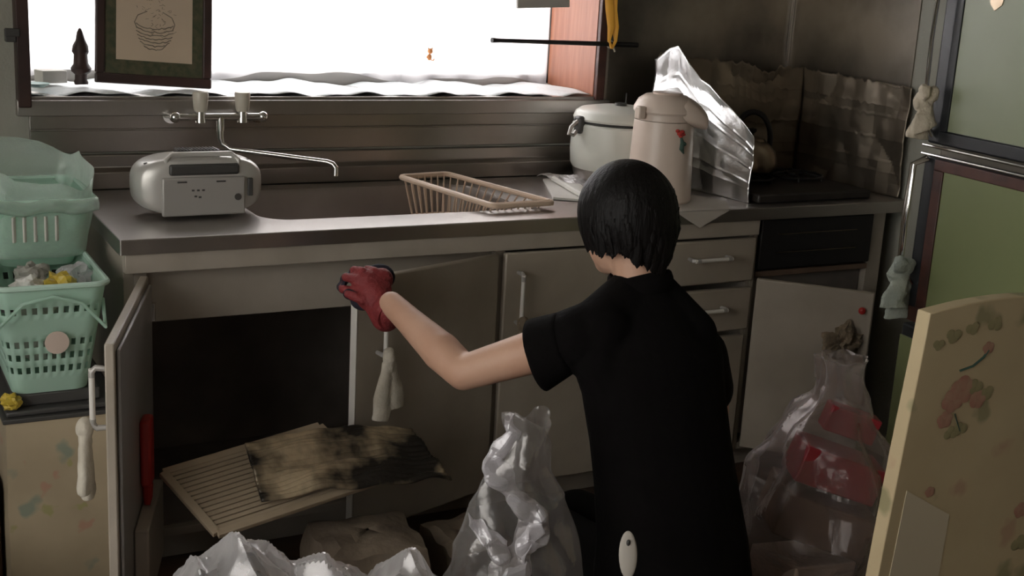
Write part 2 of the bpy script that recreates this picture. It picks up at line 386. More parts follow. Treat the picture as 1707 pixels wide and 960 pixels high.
# door 2, ajar, its free edge held by the hand
mx = Matrix.Translation((.905, -.024, 0)) @ Matrix.Rotation(math.atan2(.145, .425), 4, 'Z')     # local -x = towards the free edge
d2 = MB(mx).box(-.455, 0, -.002, .017, .09, .715).build('door', M['doorpaint'], cab, bevel=.004, label='door held ajar by the gloved hand')
MB(mx).box(-.458, -.4552, -.003, .018, .092, .713).build('edge_strip', M['white'], d2, bevel=.001, label='white edging')
hmx2 = mx @ Matrix.Translation((-.395, -.003, .60)); handle(d2, hmx2, .14)
# door 3, shut
d3 = MB().box(.925, 1.312, -.022, -.003, .09, .715).build('door', M['doorpaint'], cab, bevel=.004, label='shut door beside the person')
handle(d3, Matrix.Translation((.962, -.022, .60)), .14)
# drawers
dr = MB().box(1.332, 1.708, -.024, -.004, .592, .715).build('drawer', M['doorpaint'], cab, bevel=.005, label='upper drawer front')
handle(dr, Matrix.Translation((1.545, -.024, .668)) @ Matrix.Rotation(pi/2, 4, 'Y'), .135)
dr = MB().box(1.332, 1.708, -.024, -.004, .452, .575).build('drawer', M['doorpaint'], cab, bevel=.005, label='lower drawer front')
handle(dr, Matrix.Translation((1.545, -.024, .523)) @ Matrix.Rotation(pi/2, 4, 'Y'), .135)
MB().box(1.332, 1.700, -.020, -.002, .09, .436).build('door', M['doorpaint'], cab, bevel=.004, label='low door under the drawers')

rc = thing('range_cabinet', (1.96, .27, 0), 'cream cabinet with a black built-in grill under the stove end', 'cabinet')
b = MB(); b.box(1.716, 1.730, 0, .55, .08, .765); b.box(2.145, 2.20, 0, .55, .08, .765); b.box(1.73, 2.145, .53, .55, .08, .765); b.box(1.73, 2.145, 0, .53, .08, .10)
b.box(1.73, 2.145, .07, .085, 0, .08)
b.build('body', M['cream'], rc, bevel=.002)
MB().box(1.73, 2.145, -.005, .53, .596, .612).build('shelf', M['brownbox'], rc, bevel=.002, label='dark brown shelf under the grill')
g = MB().box(1.732, 2.143, -.012, .45, .618, .762).build('grill', M['blackgloss'], rc, bevel=.004, label='black built-in grill')
for z in (.665, .718): MB().box(1.79, 2.08, -.016, -.012, z, z+.002).build('trim_line', M['kettle'], g, smooth=False, label='thin coppery line')
MB().box(1.735, 2.140, .02, .028, .12, .59).build('lining', M['inside'], rc, smooth=False, label='dark sheet standing in for the shaded void behind the open door')  # sheet closes the opening, its dark colour painted as the shade inside
mx = Matrix.Translation((1.722, -.024, 0)) @ Matrix.Rotation(math.atan2(-.222, .215), 4, 'Z')
d5 = MB(mx).box(0, .32, -.009, .009, .10, .600).build('door', M['doorpaint'], rc, bevel=.004, label='door swung open below the stove')
MB(mx).ball((.292, -.015, .548), (.010, .008, .010)).build('knob', M['redcase'], d5, label='small red-brown knob')
D5 = mx

# worktop with its pressed sink and raised back
wt = thing('worktop', (1.12, .27, .765), 'stainless steel sink worktop running the whole length of the kitchen wall', 'worktop')
b = MB(); inner = rrect(.345, 1.045, .095, .475, .075, 8, KT); outer = [Vector((-.012, -.03, KT)), Vector((2.255, -.03, KT)), Vector((2.255, .55, KT)), Vector((-.012, .55, KT))]
iv = [b.V(p) for p in inner]; ov = [b.V(p) for p in outer]
ed = [b.b.edges.new((iv[i], iv[(i+1) % len(iv)])) for i in range(len(iv))] + [b.b.edges.new((ov[i], ov[(i+1) % 4])) for i in range(4)]
bmesh.ops.triangle_fill(b.b, edges=ed, use_beauty=True)
lo = [b.V(p-Vector((0, 0, .034))) for p in outer]
for i in range(4): b.F([ov[i], ov[(i+1) % 4], lo[(i+1) % 4], lo[i]])
b.build('top', M['steel'], wt, smooth=False, bevel=.003)
b = MB(); L0 = [b.V(p) for p in inner]; c0 = Vector((.695, .285, 0))
rings = [L0]
for z, k in ((.797, .992), (.79, .985), (.70, .955), (.655, .94), (.64, .90)):
    rings.append([b.V(Vector((c0.x+(p.x-c0.x)*k, c0.y+(p.y-c0.y)*k, z))) for p in inner])
for A, B in zip(rings, rings[1:]):
    for i in range(len(A)): b.F([A[i], A[(i+1) % len(A)], B[(i+1) % len(A)], B[i]])
b.F(rings[-1]); bs = b.build('basin', M['basin'], wt)
MB().lathe([(.055, 0), (.055, .004), (.04, .006), (.03, .003)], (.80, .30, .6405), 30).build('drain', M['chrome'], bs)
# back ledge and upstand
b = MB(); b.prism([(-.012, .550, KT), (-.012, .545, KT+.045), (-.012, .575, KT+.052), (-.012, .575, KT+.085), (-.012, .598, KT+.085), (-.012, .598, KT)], (2.262, 0, 0))
b.build('upstand', M['steelwall'], wt, bevel=.003)
# wall splash sheet
sp = MB(); sp.box(-.10, 1.52, YB-.010, YB-.001, KT+.09, OZ0-.036); sp.box(-.10, 1.52, YB-.016, YB-.010, OZ0-.075, OZ0-.070)
sp.build('splashback', M['steelwall'], None, bevel=.0015, label='shiny stainless steel splashback sheet below the window', cat='splashback')

# ================================================================== fridge
FA = radians(5)
fm = Matrix.Translation((1.735, -.565, 0)) @ Matrix.Rotation(-FA, 4, 'Z')   # local: x into the fridge (+x world), y towards the wall; face at x=0, runs to y=-.62
fr = thing('refrigerator', (1.98, -.85, 0), 'old green three-door refrigerator with brown trim at the right edge', 'refrigerator')
MB(fm).box(.04, .46, -.60, 0, .02, 1.72).build('body', M['fridge'], fr, bevel=.012)
def fdoor(z0, z1, lft, trimb, lab):
    d = MB(fm).box(0, .038, -.60, -.001, z0, z1).build('door', M['rubber'], fr, bevel=.006, label=lab)
    b = MB(fm); y1_ = -lft
    MB(fm).box(-.004, -.0002, -.57, y1_, z0+trimb, z1-.03).build('door_panel', M['greensheen' if z0 > 1 else 'green'], d, smooth=False)
    if trimb > .02:
        b.box(-.007, -.0002, -.60, -.006 if z0 < 1 else -.045, z0+.004, z0+trimb-.002); b.box(-.007, -.0002, -.60, -.045, z1-.030, z1-.004); b.box(-.007, -.0002, y1_+.001, -.045, z0+trimb-.002, z1-.03)
        b.build('door_trim', M['trim' if z0 < 1 else 'rubber'], d, bevel=.002)
    return d
fdoor(.04, .622, .004, .01, 'lowest door'); dm = fdoor(.630, 1.032, .078, .042, 'middle door'); du = fdoor(1.060, 1.70, .070, .035, 'upper door')
for z in (1.036, 1.056): MB(fm).tube([(-.012, -.60, z), (-.012, -.004, z)], .0035, 8).build('chrome_strip', M['chrome'], fr)
b = MB(fm); b.tube([(-.004, -.022, 1.08), (-.032, -.016, 1.12), (-.036, -.014, 1.30), (-.030, -.016, 1.60), (-.004, -.022, 1.66)], [(.009, .005)]*5, 12); b.build('handle', M['chrome'], du)
b = MB(fm); b.tube([(-.004, -.018, 1.026), (-.034, -.006, 1.01), (-.036, -.003, .88), (-.032, -.004, .76), (-.004, -.018, .72)], [(.009, .005)]*5, 12); b.build('handle', M['chrome'], dm)
MB(fm).prism([(-.006, -.185, 1.385), (-.006, -.165, 1.372), (-.006, -.150, 1.385), (-.006, -.145, 1.41), (-.006, -.19, 1.41)], (.002, 0, 0)).build('emblem', M['kettle'], du, label='small worn gold emblem')

def knotcloth(name, p, s, m_, label, tail, cat='cloth', sway=(0, 0)):
    """cloth tied in a knot round a handle: wrapped loop, knot lumps, two hanging tails"""
    p = Vector(p); b = MB()
    b.ball(p, (s*.42, s*.42, s*.5)); b.ball(p+Vector((-.3, -.3, .35))*s, (s*.35, s*.35, s*.42)); b.ball(p+Vector((.2, -.35, .3))*s, (s*.38, s*.3, s*.4)); b.ball(p+Vector((-.25, .1, -.3))*s, (s*.3, s*.3, s*.36))
    for k, (ln, dx) in enumerate(((tail, sway[0]), (tail*.72, sway[1]))):
        pts = []; rs = []
        for i in range(8):
            t = i/7; pts.append(p + Vector((dx*t + .006*sin(t*5+k), -.4*s*t*(k-.5)-.2*s, -t*ln-.2*s))); rs.append((s*(.28+.42*t), s*(.22+.1*t)))
        b.tube(pts, rs, 12, flat=(1, -.4, 0))
    for v in b.b.verts: v.co += noise.noise_vector(v.co*55)*s*.14
    return b.build(name, m_, None, remesh=.0035, smoothit=2, label=label, cat=cat)
hp = fm @ Vector((-.038, -.016, 1.165)); knotcloth('tied_cloth', hp, .044, M['knot'], 'beige cloth knotted round the upper refrigerator door handle', .085)
hp = fm @ Vector((-.036, -.006, .755)); knotcloth('tied_cloth', hp, .050, M['greycloth'], 'pale grey-green cloth knotted on the middle refrigerator door handle', .11, sway=(.02, -.02))

# ================================================================== things on the worktop
# radio, back side towards us
rx, ry = .215, .215
rd = thing('radio', (rx, ry, KT), 'rounded silver portable radio standing with its back to us on the worktop', 'radio')
b = MB()
def sup(t, a, c, e): 
    ct, st = cos(t), sin(t); return (a*math.copysign(abs(ct)**e, ct), c*math.copysign(abs(st)**e, st))
nn = 48; prof = []
for k in range(13):
    f = -1+2*k/12; s_ = (1-abs(f)**3.2)**.42 if abs(f) < 1 else 0; s_ = .62+.38*s_
    ring = []
    for j in range(nn):
        x, z = sup(2*pi*j/nn, .150*s_ + (-.0)*0, .068*(.80+.20*s_), .62)
        ring.append(b.V((rx+x, ry+f*.062, KT+.074+z - (0 if z > 0 else 0))))
    prof.append(ring)
for A, B in zip(prof, prof[1:]):
    for j in range(nn): b.F([A[j], A[(j+1) % nn], B[(j+1) % nn], B[j]])
b.F(prof[0]); b.F(prof[-1])
body = b.build('body', M['silver'], rd, angle=50)
b = MB(); b.box(rx-.095, rx+.098, ry-.069, ry-.055, KT+.008, KT+.098); pn = b.build('back_panel', M['silver2'], rd, bevel=.004, label='grey battery compartment panel')
for x in (-.050, .040): MB().box(rx+x-.011, rx+x+.011, ry-.0715, ry-.068, KT+.086, KT+.0895).build('latch_slot', M['darkgrey'], pn, bevel=.001)
MB().lathe([(.008, 0), (.008, .004), (.004, .004)], (rx+.080, ry-.0722, KT+.050), 16, axis='y').build('socket', M['darkgrey'], pn)
b = MB(); b.box(rx+.106, rx+.118, ry-.0645, ry-.052, KT+.05, KT+.092); b.build('dial_wheel', M['darkgrey'], rd, bevel=.002)
b = MB()
for (x, z) in ((-.028, .066), (-.016, .066), (-.004, .066), (-.022, .052), (-.012, .050)): b.box(rx+x, rx+x+.006, ry-.0702, ry-.069, KT+z, KT+z+.004)
b.build('printed_marks', M['darkgrey'], pn, smooth=False)
b = MB(); b.box(rx-.078, rx+.085, ry-.068, ry-.03, KT+.102, KT+.128); b.build('grip_recess', M['darkgrey'], rd, bevel=.006, label='dark recess of the carrying handle')
b = MB(); pts = [(rx-.080, ry-.052, KT+.108), (rx-.080, ry-.050, KT+.136), (rx-.068, ry-.045, KT+.148), (rx+.070, ry-.045, KT+.148), (rx+.085, ry-.050, KT+.136), (rx+.085, ry-.052, KT+.108)]
b.tube(pts, [(.008, .006)]*6, 12); b.build('carrying_handle', M['silver'], rd)
b = MB(); b.box(rx-.048, rx+.052, ry-.02, ry+.02, KT+.141, KT+.153)
for k in range(12): b.box(rx-.046+k*.008, rx-.042+k*.008, ry-.02, ry+.02, KT+.153, KT+.155)
b.build('top_grip', M['darkgrey'], rd, bevel=.001, label='dark ribbed grip on top')
for x, z in ((-.115, .126), (-.045, .1425), (-.01, .1425), (.105, .13)): MB().ball((rx+x, ry-.028, KT+z), (.013, .006, .003)).build('vent', M['darkgrey'], rd)

# tap on the wall
fc = thing('wall_tap', (.36, .58, .95), 'chrome two-handled wall tap with a long swivelling spout over the sink', 'tap')
cz = .985
b = MB(); b.tube([(.245, .535, cz), (.475, .535, cz)], .010, 14); b.tube([(.245, .535, cz), (.245, .588, cz)], .012, 14); b.tube([(.475, .535, cz), (.475, .588, cz)], .012, 14)
for x in (.245, .475): b.lathe([(.022, 0), (.022, .006), (.013, .012)], (x, .577, cz), 24, axis='y'); b.ball((x, .535, cz), .0145)
for x in (.310, .420): b.tube([(x, .535, cz-.014), (x, .535, cz+.016)], [.014, .012], 14)
b.tube([(.362, .535, cz), (.362, .535, cz-.035)], .011, 14)
b.build('tap_body', M['chrome'], fc)
for x in (.310, .420):
    MB().lathe([(.0, 0), (.015, .0), (.0175, .006), (.0205, .044), (.019, .050), (0, .0515)], (x, .535, cz+.014), 24, cap=False).build('tap_knob', M['creamcap'], fc)
e = on(560, 262, 'y', .34)
d_ = Vector((e.x-.362, .34-.535, 0))
b = MB(); pts = [Vector((.362, .535, cz-.03)), Vector((.362, .535, cz-.055)), Vector((.366, .532, cz-.070)), Vector((.378, .525, cz-.080)), Vector((.362, .535, cz-.082))+d_*.09,
     Vector((.362, .535, cz-.094))+d_*.93, Vector((.362, .535, cz-.098))+d_*.975, Vector((.362, .535, cz-.107))+d_, Vector((.362, .535, cz-.128))+d_]
pts = [pts[0], pts[1], pts[2], pts[4]] + pts[5:]
b.tube(pts, [.009, .009, .0075, .007, .007, .007, .007, .0075], 12); b.build('spout', M['chrome'], fc)

# dish rack hooked over the sink
NL, NR, FRc, FL = Vector((.925, .062, .818)), Vector((1.108, .072, .818)), Vector((.965, .425, .838)), Vector((.812, .400, .838))
rk = thing('dish_rack', (.95, .25, .72), 'beige plastic dish drainer rack resting across the sink', 'rack')
def rim(a, k=0, dz=0):
    c = (NL+NR+FRc+FL)/4; return [c+(p-c)*(1-k)+Vector((0, 0, dz)) for p in a]
def roundloop(P, r=.018, n=5):
    out = []
    for i, p in enumerate(P):
        a = (P[i-1]-p).normalized(); c = (P[(i+1) % len(P)]-p).normalized()
        for k in range(n+1):
            t = k/n; out.append(p + a*r*(1-t)**2 + c*r*t**2)
    return out
Rm = [NL, NR, FRc, FL]
b = MB(); b.tube(roundloop(Rm), (.0075), 10, closed=True, flat=(0, 0, 1)); b.tube(roundloop(rim(Rm, .03, .004)), .004, 8, closed=True)
b.prism([NL+Vector((.004, -.004, -.006)), NR+Vector((-.004, -.004, -.006)), NR+Vector((-.008, .022, -.004)), NL+Vector((.006, .022, -.004))], (0, 0, .009))
b.build('rim', M['beige'], rk)
Bt = [Vector((.918, .118, .730)), Vector((1.035, .130, .730)), Vector((.950, .395, .735)), Vector((.838, .378, .735))]
b = MB(); b.tube(roundloop(Bt), .0045, 8, closed=True)
for i in range(9):
    t = (i+.5)/9; b.tube([Bt[0].lerp(Bt[1], t), Bt[3].lerp(Bt[2], t)], .0022, 6)
b.build('base_grid', M['beige'], rk)
Ti = rim([NL+Vector((0, .022, 0)), NR+Vector((0, .022, 0)), FRc, FL], .03)
for k, n in ((0, 8), (1, 13), (2, 7), (3, 13)):
    b = MB()
    for i in range(n):
        t = (i+.5)/n; b.tube([Ti[k].lerp(Ti[(k+1) % 4], t), Bt[k].lerp(Bt[(k+1) % 4], t)], [(.0035, .0022)]*2, 6)
    b.build('side_bars', M['beige'], rk)
for i, (px_, py_) in enumerate(((.905, .205), (.925, .200), (.945, .197))):
    b = MB(); q = Vector((px_, py_, .736)); b.lathe([(.0075, 0), (.0085, .006), (.0085, .034), (.006, .038), (.0, .039)], q, 14, cap=False)
    b.build('bottle_cap', M['white'], None, label=('leftmost', 'middle', 'rightmost')[i]+' of the three small white caps standing in the beige dish rack', cat='cap', group='small white caps in the dish rack')

# folded papers + bag beside the cooker
ps = [on(905, 300, 'z', KT+.004), on(955, 296, 'z', KT+.004), on(985, 325, 'z', KT+.004), on(965, 334, 'z', KT+.004), on(922, 331, 'z', KT+.004)]
b = MB(); b.prism([Vector((p.x, p.y, KT+.001)) for p in ps], (0, 0, .007)); b.build('folded_paper', M['paper'], None, smooth=False, bevel=.0015, label='flat white folded paper on the worktop left of the rice cooker', cat='paper')
q0, q1 = on(923, 296, 'z', KT+.02), on(975, 326, 'z', KT+.02)
b = MB(); 
dd = (q1-q0); pp = Vector((-dd.y, dd.x, 0)).normalized()
b.prism([Vector((q0.x, q0.y, KT+.009)), Vector((q1.x, q1.y, KT+.009)), Vector((q1.x, q1.y, KT+.009))+pp*.06, Vector((q0.x, q0.y, KT+.009))+pp*.022], (0, 0, .004))
b.tube([Vector((q0.x, q0.y, KT+.017)), Vector((q1.x, q1.y, KT+.017))], .008, 10)
b.build('rolled_paper', M['paper'], None, label='rolled white paper lying on the folded sheet', cat='paper')
b = MB(); a0, a1 = on(880, 288, 'z', KT+.01), on(965, 300, 'z', KT+.01)
def fbag(u, v):
    x = a0.x+(1.42-a0.x)*u; y = .50-.13*v+.02*sin(u*7); p = Vector((x, y, KT+.004)); return p+Vector((0, 0, .010*(.5+noise.noise(p*40))+.012*math.sin(pi*v)))
b.grid(fbag, 26, 10).build('flat_plastic_bag', M['bag'], None, smooth=False, solid=.0006, label='empty clear plastic bag lying flat behind the white papers', cat='plastic bag')

# rice cooker
cx, cy = 1.50, .395
rcz = thing('rice_cooker', (cx, cy, KT), 'large white rice cooker with steel base band under the window corner', 'rice cooker')
b = MB(); b.lathe([(.100, .012), (.122, .018), (.128, .034), (.130, .048)], (cx, cy, KT), 56); b.build('base_band', M['steel'], rcz)
b = MB(); b.lathe([(.085, 0), (.09, .012)], (cx, cy, KT), 40); b.build('foot', M['darkgrey'], rcz)
b = MB(); b.lathe([(.130, .048), (.137, .060), (.140, .10), (.137, .172), (.132, .178)], (cx, cy, KT), 56); b.build('pot_body', M['cooker'], rcz)
b = MB(); b.lathe([(.131, .179), (.134, .182), (.131, .185)], (cx, cy, KT), 56); b.build('seam_ring', M['darkgrey'], rcz)
b = MB(); b.lathe([(.134, .186), (.136, .192), (.130, .208), (.116, .218), (.07, .226), (0, .229)], (cx, cy, KT), 56, cap=False); ld = b.build('lid', M['cooker'], rcz)
b = MB(); b.lathe([(.016, .226), (.018, .236), (0, .238)], (cx, cy, KT), 20, cap=False); b.tube([(cx+.03, cy+.02, KT+.226), (cx+.03, cy+.02, KT+.262)], .002, 6); b.build('lid_knob', M['darkgrey'], ld)
b = MB(); b.box(cx-.150, cx-.126, cy-.022, cy+.012, KT+.150, KT+.200); b.build('side_catch', M['darkgrey'], rcz, bevel=.008, label='black side catch')
b = MB(); b.tube([(cx-.148, cy-.01, KT+.186), (cx-.170, cy-.012, KT+.170), (cx-.176, cy-.012, KT+.150), (cx-.160, cy-.01, KT+.146), (cx-.150, cy-.01, KT+.158)], .006, 10); b.build('side_handle', M['steel'], rcz)

# air pot
ax_, ay_ = 1.475, .135
ap = thing('air_pot', (ax_, ay_, KT), 'tall pinkish-white vacuum air pot with a red flower decal', 'air pot')
b = MB(); b.lathe([(.0, .0), (.084, .0), (.090, .008), (.089, .03), (.086, .12), (.082, .215), (.081, .222)], (ax_, ay_, KT), 56, cap=False); b.build('body', M['pinkwhite'], ap)
b = MB(); b.lathe([(.0815, .2235), (.0815, .240), (.079, .246)], (ax_, ay_, KT), 56); b.build('neck_ring', M['pinkwhite'], ap)
b = MB(); b.lathe([(.084, .242), (.087, .247), (.086, .256), (.074, .278), (.056, .290), (.0, .294)], (ax_, ay_, KT), 56, cap=False); ld = b.build('lid', M['pinkwhite'], ap)
b = MB(); b.lathe([(.040, .2905), (.041, .2965), (.03, .2985), (0, .299)], (ax_+.005, ay_, KT), 36, cap=False); b.build('push_button', M['pinkdark'], ld)
# beak over the spout, towards the right/front
bd = Vector((.85, -.45, 0)).normalized(); sd = Vector((-bd.y, bd.x, 0)); c0 = Vector((ax_, ay_, KT))
b = MB(); rings = []
for k in range(9):
    t = k/8; ce = c0 + bd*(.030+.088*t); zt = .291-.050*t**2.4; zb = .212-.012*t; wd = .074*(1-.40*t*t)
    rings.append([b.V(ce + sd*wd*cos(a) + Vector((0, 0, (zt+zb)/2 + (zt-zb)/2*math.copysign(abs(sin(a))**.75, sin(a))))) for a in [2*pi*j/20 for j in range(20)]])
for A, B in zip(rings, rings[1:]):
    for j in range(20): b.F([A[j], A[(j+1) % 20], B[(j+1) % 20], B[j]])
b.F(rings[0]); b.F(rings[-1]); b.build('spout_beak', M['pinkwhite'], ap, sub=1)
b = MB(); b.box(-.024, -.002, -.012, .012, .228, .262, Matrix.Translation((ax_-.080, ay_-.02, KT))); b.build('hinge_catch', M['pinkwhite'], ap, bevel=.004)
# decal on the body
def onpot(a, z, r): return Vector((ax_+cos(a)*r, ay_+sin(a)*r, KT+z))
af = math.atan2(CAM.y-ay_, CAM.x-ax_)+.55
b = MB()
for da, dz, rr in ((0, .196, .008), (.10, .200, .007), (.05, .190, .007), (-.08, .203, .006), (.17, .193, .005)): b.ball(onpot(af+da, dz, .0835), (rr, rr, rr*.8), nu=10, nv=6)
b.build('flower_decal', M['decalred'], ap)
b = MB(); b.tube([onpot(af+.06, .186, .0845), onpot(af+.12, .172, .0850), onpot(af+.10, .155, .0858), onpot(af+.2, .142, .0865)], [.003, .006, .007, .002], 8); b.ball(onpot(af+.18, .168, .085), (.008, .008, .006), nu=10, nv=6); b.build('leaf_decal', M['decalgreen'], ap)

# paper under the pot, one corner hanging over the front edge
p1, p2, p3 = on(1196, 345, 'z', KT+.001), on(1120, 322, 'z', KT+.001), Vector((1.33, .13, KT+.001))
P0 = Vector((1.345, -.028, KT+.0015)); P1 = Vector((1.60, -.030, KT+.0015)); P2 = Vector((1.665, .075, KT+.0015)); P3 = Vector((1.60, .235, KT+.0015)); P4 = Vector((1.36, .20, KT+.0015))
b = MB(); b.prism([P0, P1, P2, P3, P4], (0, 0, -.0009)); b.prism([Vector((1.42, -.0325, KT+.0006)), Vector((1.60, -.0325, KT+.0006)), Vector((1.50, -.034, KT-.045))], (0, -.0008, 0)); b.build('paper_mat', M['sheet'], None, smooth=False, label='off-white paper sheet under the air pot hanging over the worktop edge', cat='paper')

# stove
sv = thing('gas_stove', (1.95, .23, KT), 'black two-burner gas stove between foil guards', 'stove')
b = MB(); b.box(1.735, 2.150, .02, .43, KT+.001, KT+.026); b.build('stove_body', M['soot'], sv, bevel=.006)
for x in (1.85, 2.04):
    b = MB(); b.lathe([(.045, .0), (.045, .01), (.03, .014), (.03, .02), (0, .021)], (x, .24, KT+.026), 28, cap=False); b.build('burner', M['iron'], sv)
    b = MB(); b.tube([(x+.085*cos(a), .24+.085*sin(a), KT+.038) for a in [2*pi*i/28 for i in range(28)]], .004, 8, closed=True)
    for k in range(6):
        a = k*pi/3; b.tube([(x+.03*cos(a), .24+.03*sin(a), KT+.048), (x+.085*cos(a), .24+.085*sin(a), KT+.040), (x+.088*cos(a), .24+.088*sin(a), KT+.028)], .004, 6)
    b.build('pan_support', M['iron'], sv)
# kettle
kx, ky, kz = 1.865, .24, KT+.053
kt = thing('kettle', (kx, ky, kz), 'steel kettle with a tall black arched handle on the stove', 'kettle')
b = MB(); b.lathe([(0, 0), (.068, 0), (.078, .008), (.082, .03), (.074, .062), (.052, .085), (.040, .092)], (kx, ky, kz), 44, cap=False); b.build('kettle_body', M['kettle'], kt)
b = MB(); b.lathe([(.042, .090), (.038, .099), (.018, .105), (.0, .106)], (kx, ky, kz), 30, cap=False); kl = b.build('lid', M['kettle'], kt)
b = MB(); b.lathe([(.006, .104), (.006, .112), (.013, .118), (.013, .126), (0, .130)], (kx, ky, kz), 20, cap=False); b.build('lid_knob', M['iron'], kl)
b = MB(); hd = Vector((.9, -.42, 0)).normalized(); k0 = Vector((kx, ky, kz+.085))
b.tube([k0+hd*.056*cos(a)*(1.0)+Vector((0, 0, .085*sin(a)+.005)) for a in [pi*i/18 for i in range(-1, 20)]], [(.0115, .008)]*21, 12); b.build('arched_handle', M['iron'], kt)
b = MB(); b.tube([Vector((kx, ky, kz+.035))-hd*.070, Vector((kx, ky, kz+.055))-hd*.098, Vector((kx, ky, kz+.086))-hd*.112, Vector((kx, ky, kz+.094))-hd*.122], [.019, .014, .010, .011], 14); b.build('spout', M['iron'], kt)

# foil guard: three folding panels of creased aluminium
gd = thing('foil_stove_guard', (1.95, .30, KT), 'creased aluminium foil guard standing round the stove', 'stove guard')
def foilpanel(a, b_, h0, h1, seed, m_, topf, lab=None, nf=5, rough_=.012):
    a, b_ = Vector(a), Vector(b_); n = (b_-a).cross(Vector((0, 0, 1))).normalized(); bm_ = MB()
    def f(u, v):
        p = a.lerp(b_, u); h = (h0+(h1-h0)*u) + topf(u); z = v*h
        fold = (abs((u*nf) % 1-.5)-.25)*.008
        q = Vector((u*3+seed, v*2.4, seed)); cr = (abs(noise.noise(q))*1.5 + abs(noise.noise(q*2.7))*.35)*rough_
        row = .0010*(1 if abs((v*10) % 1-.5) > .42 else 0)
        return p + Vector((0, 0, z)) + n*(fold+cr+row)
    bm_.grid(f, 70, 45); return bm_.build('foil_panel', m_, gd, smooth=True, angle=8, label=lab, solid=.0008)
foilpanel((1.655, .455, KT+.001), (1.718, .035, KT+.001), .385, .24, 1.3, M['foil'], lambda u: (.055*max(0, 1-abs(u-.24)/.22)) - .12*max(0, u-.55)-.03*max(0, .15-u)*6, 'bright left foil panel', 3)
foilpanel((1.665, .470, KT+.001), (2.235, .475, KT+.001), .37, .335, 4.1, M['foilstove'], lambda u: .006*noise.noise(Vector((u*30, 0, 0)))*3-.03*max(0, 1-abs(u-.72)/.1), 'sooty rear foil panel')
foilpanel((2.242, .468, KT+.001), (2.250, .005, KT+.001), .335, .325, 8.7, M['foilstove'], lambda u: .004*noise.noise(Vector((u*30, 5, 0)))*3, 'right foil panel')

# ================================================================== window niche things
# lace curtain: straight hanging folds
b = MB()
def cur(u, v):
    x = OX0+.04+(OX1-.03-OX0-.04)*u; hem = 1.062+.010*sin(x*11)+.006*sin(x*23+1)-.012*(x > 1.0)
    return Vector((x, .862+.006*sin(x*58)+.004*sin(x*23), hem+(1.76-hem)*v))
b.grid(cur, 220, 10).build('lace_curtain', M['lace'], None, solid=.0008, label='sheer white lace curtain hanging in the kitchen window', cat='curtain')
MB().tube([(OX0+.001, .862, 1.765), (OX1-.019, .862, 1.765)], .006, 10).build('curtain_rod', M['white'], None, label='thin white rod above the lace curtain', cat='rod')
b = MB()
def sillp(u, v):
    x = OX0+.012+(OX1-.022-OX0-.012)*u; y = .592+(.868-.592)*v
    return Vector((x, y+.006*sin(x*17)*(1-v), OZ0+.0165+.004*sin(x*26+v*3)+.003*sin(x*57+v*8)+.010*v*(.5+.5*sin(x*13))))
b.grid(sillp, 160, 14).build('sill_cloth', M['lacesill'], None, solid=.001, label='rumpled white cloth covering the window sill', cat='cloth')
SZ = OZ0+.034
# picture, leaning back in its frame
tilt = Matrix.Translation((.222, .655, SZ-.002)) @ Matrix.Rotation(radians(3.2), 4, 'Y') @ Matrix.Rotation(radians(-9), 4, 'X')
pf = thing('framed_picture', (.222, .66, SZ), 'dark-framed sepia drawing leaning on the window sill', 'picture')
W2, H2 = .150, .36
b = MB(tilt)
for args in ((-W2, W2, 0, .018, 0, .026), (-W2, W2, 0, .018, H2-.026, H2), (-W2, -W2+.024, 0, .018, .026, H2-.026), (W2-.024, W2, 0, .018, .026, H2-.026)): b.box(*args)
b.build('frame', M['darkwood'], pf, bevel=.004)
MB(tilt).box(-W2+.024, W2-.024, .006, .012, .026, H2-.026).build('mount', M['mount'], pf, smooth=False, label='dark green mount')
art = MB(tilt).box(-.098, .098, .0045, .0058, .062, H2-.058).build('drawing', M['artpaper'], pf, smooth=False, label='sepia paper with a grey drawing')
b = MB(tilt); R_ = random.Random(4)
for i in range(7):
    z = .092+i*.009; hw = .028+.020*math.sqrt(min(1, i/4)); b.tube([(x*hw/8, .0042, z+.010*(x/8)**2+.002*R_.uniform(-1, 1)) for x in range(-8, 9)], .0012, 5)
for s in (-1, 1): b.tube([(s*.046, .0042, .145), (s*.052, .0042, .160), (s*.044, .0042, .178), (s*.020, .0042, .190)], .0011, 5)
for i in range(60):
    x, z = R_.gauss(0, .022), R_.uniform(.13, .23); b.tube([(x, .0042, z), (x+R_.uniform(-.008, .008), .0042, z+R_.uniform(-.006, .006))], .0007, 4)
b.build('drawn_lines', M['print_ink'], art)
# carved figure
fx, fy = .045, .70
b = MB(); b.lathe([(.0, .0), (.017, .0), (.018, .006), (.015, .012), (.016, .026), (.024, .032), (.026, .040), (.019, .052), (.017, .075), (.021, .082), (.019, .098), (.012, .112), (.007, .130), (.003, .141), (0, .143)], (fx, fy, SZ-.004), 22, cap=False)
for v in b.b.verts: v.co += noise.noise_vector(v.co*60)*.002
b.build('carved_figurine', M['statue'], None, label='small dark pointed wooden figurine on the window sill', cat='figurine')
b = MB(); b.box(-.033, .033, -.02, .03, 0, .032, Matrix.Translation((-.022, .735, SZ-.004)) @ Matrix.Rotation(.3, 4, 'Z')); b.build('small_white_box', M['paper'], None, bevel=.002, label='small white box behind the dark figurine', cat='box')
b = MB(); b.lathe([(0, 0), (.016, 0), (.030, .008), (.031, .010), (.015, .003), (0, .003)], (-.070, .655, SZ-.007), 28, cap=False); b.build('saucer', M['bluewhite'], None, label='small pale blue saucer in the left corner of the sill', cat='dish')
# clip on the left upright
b = MB(); b.box(-.152, -.129, .548, .575, 1.165, 1.195); b.box(-.154, -.120, .545, .549, 1.178, 1.198); b.build('black_clip', M['darkgrey'], None, bevel=.003, label='black clip fixed on the dark left window upright', cat='clip')
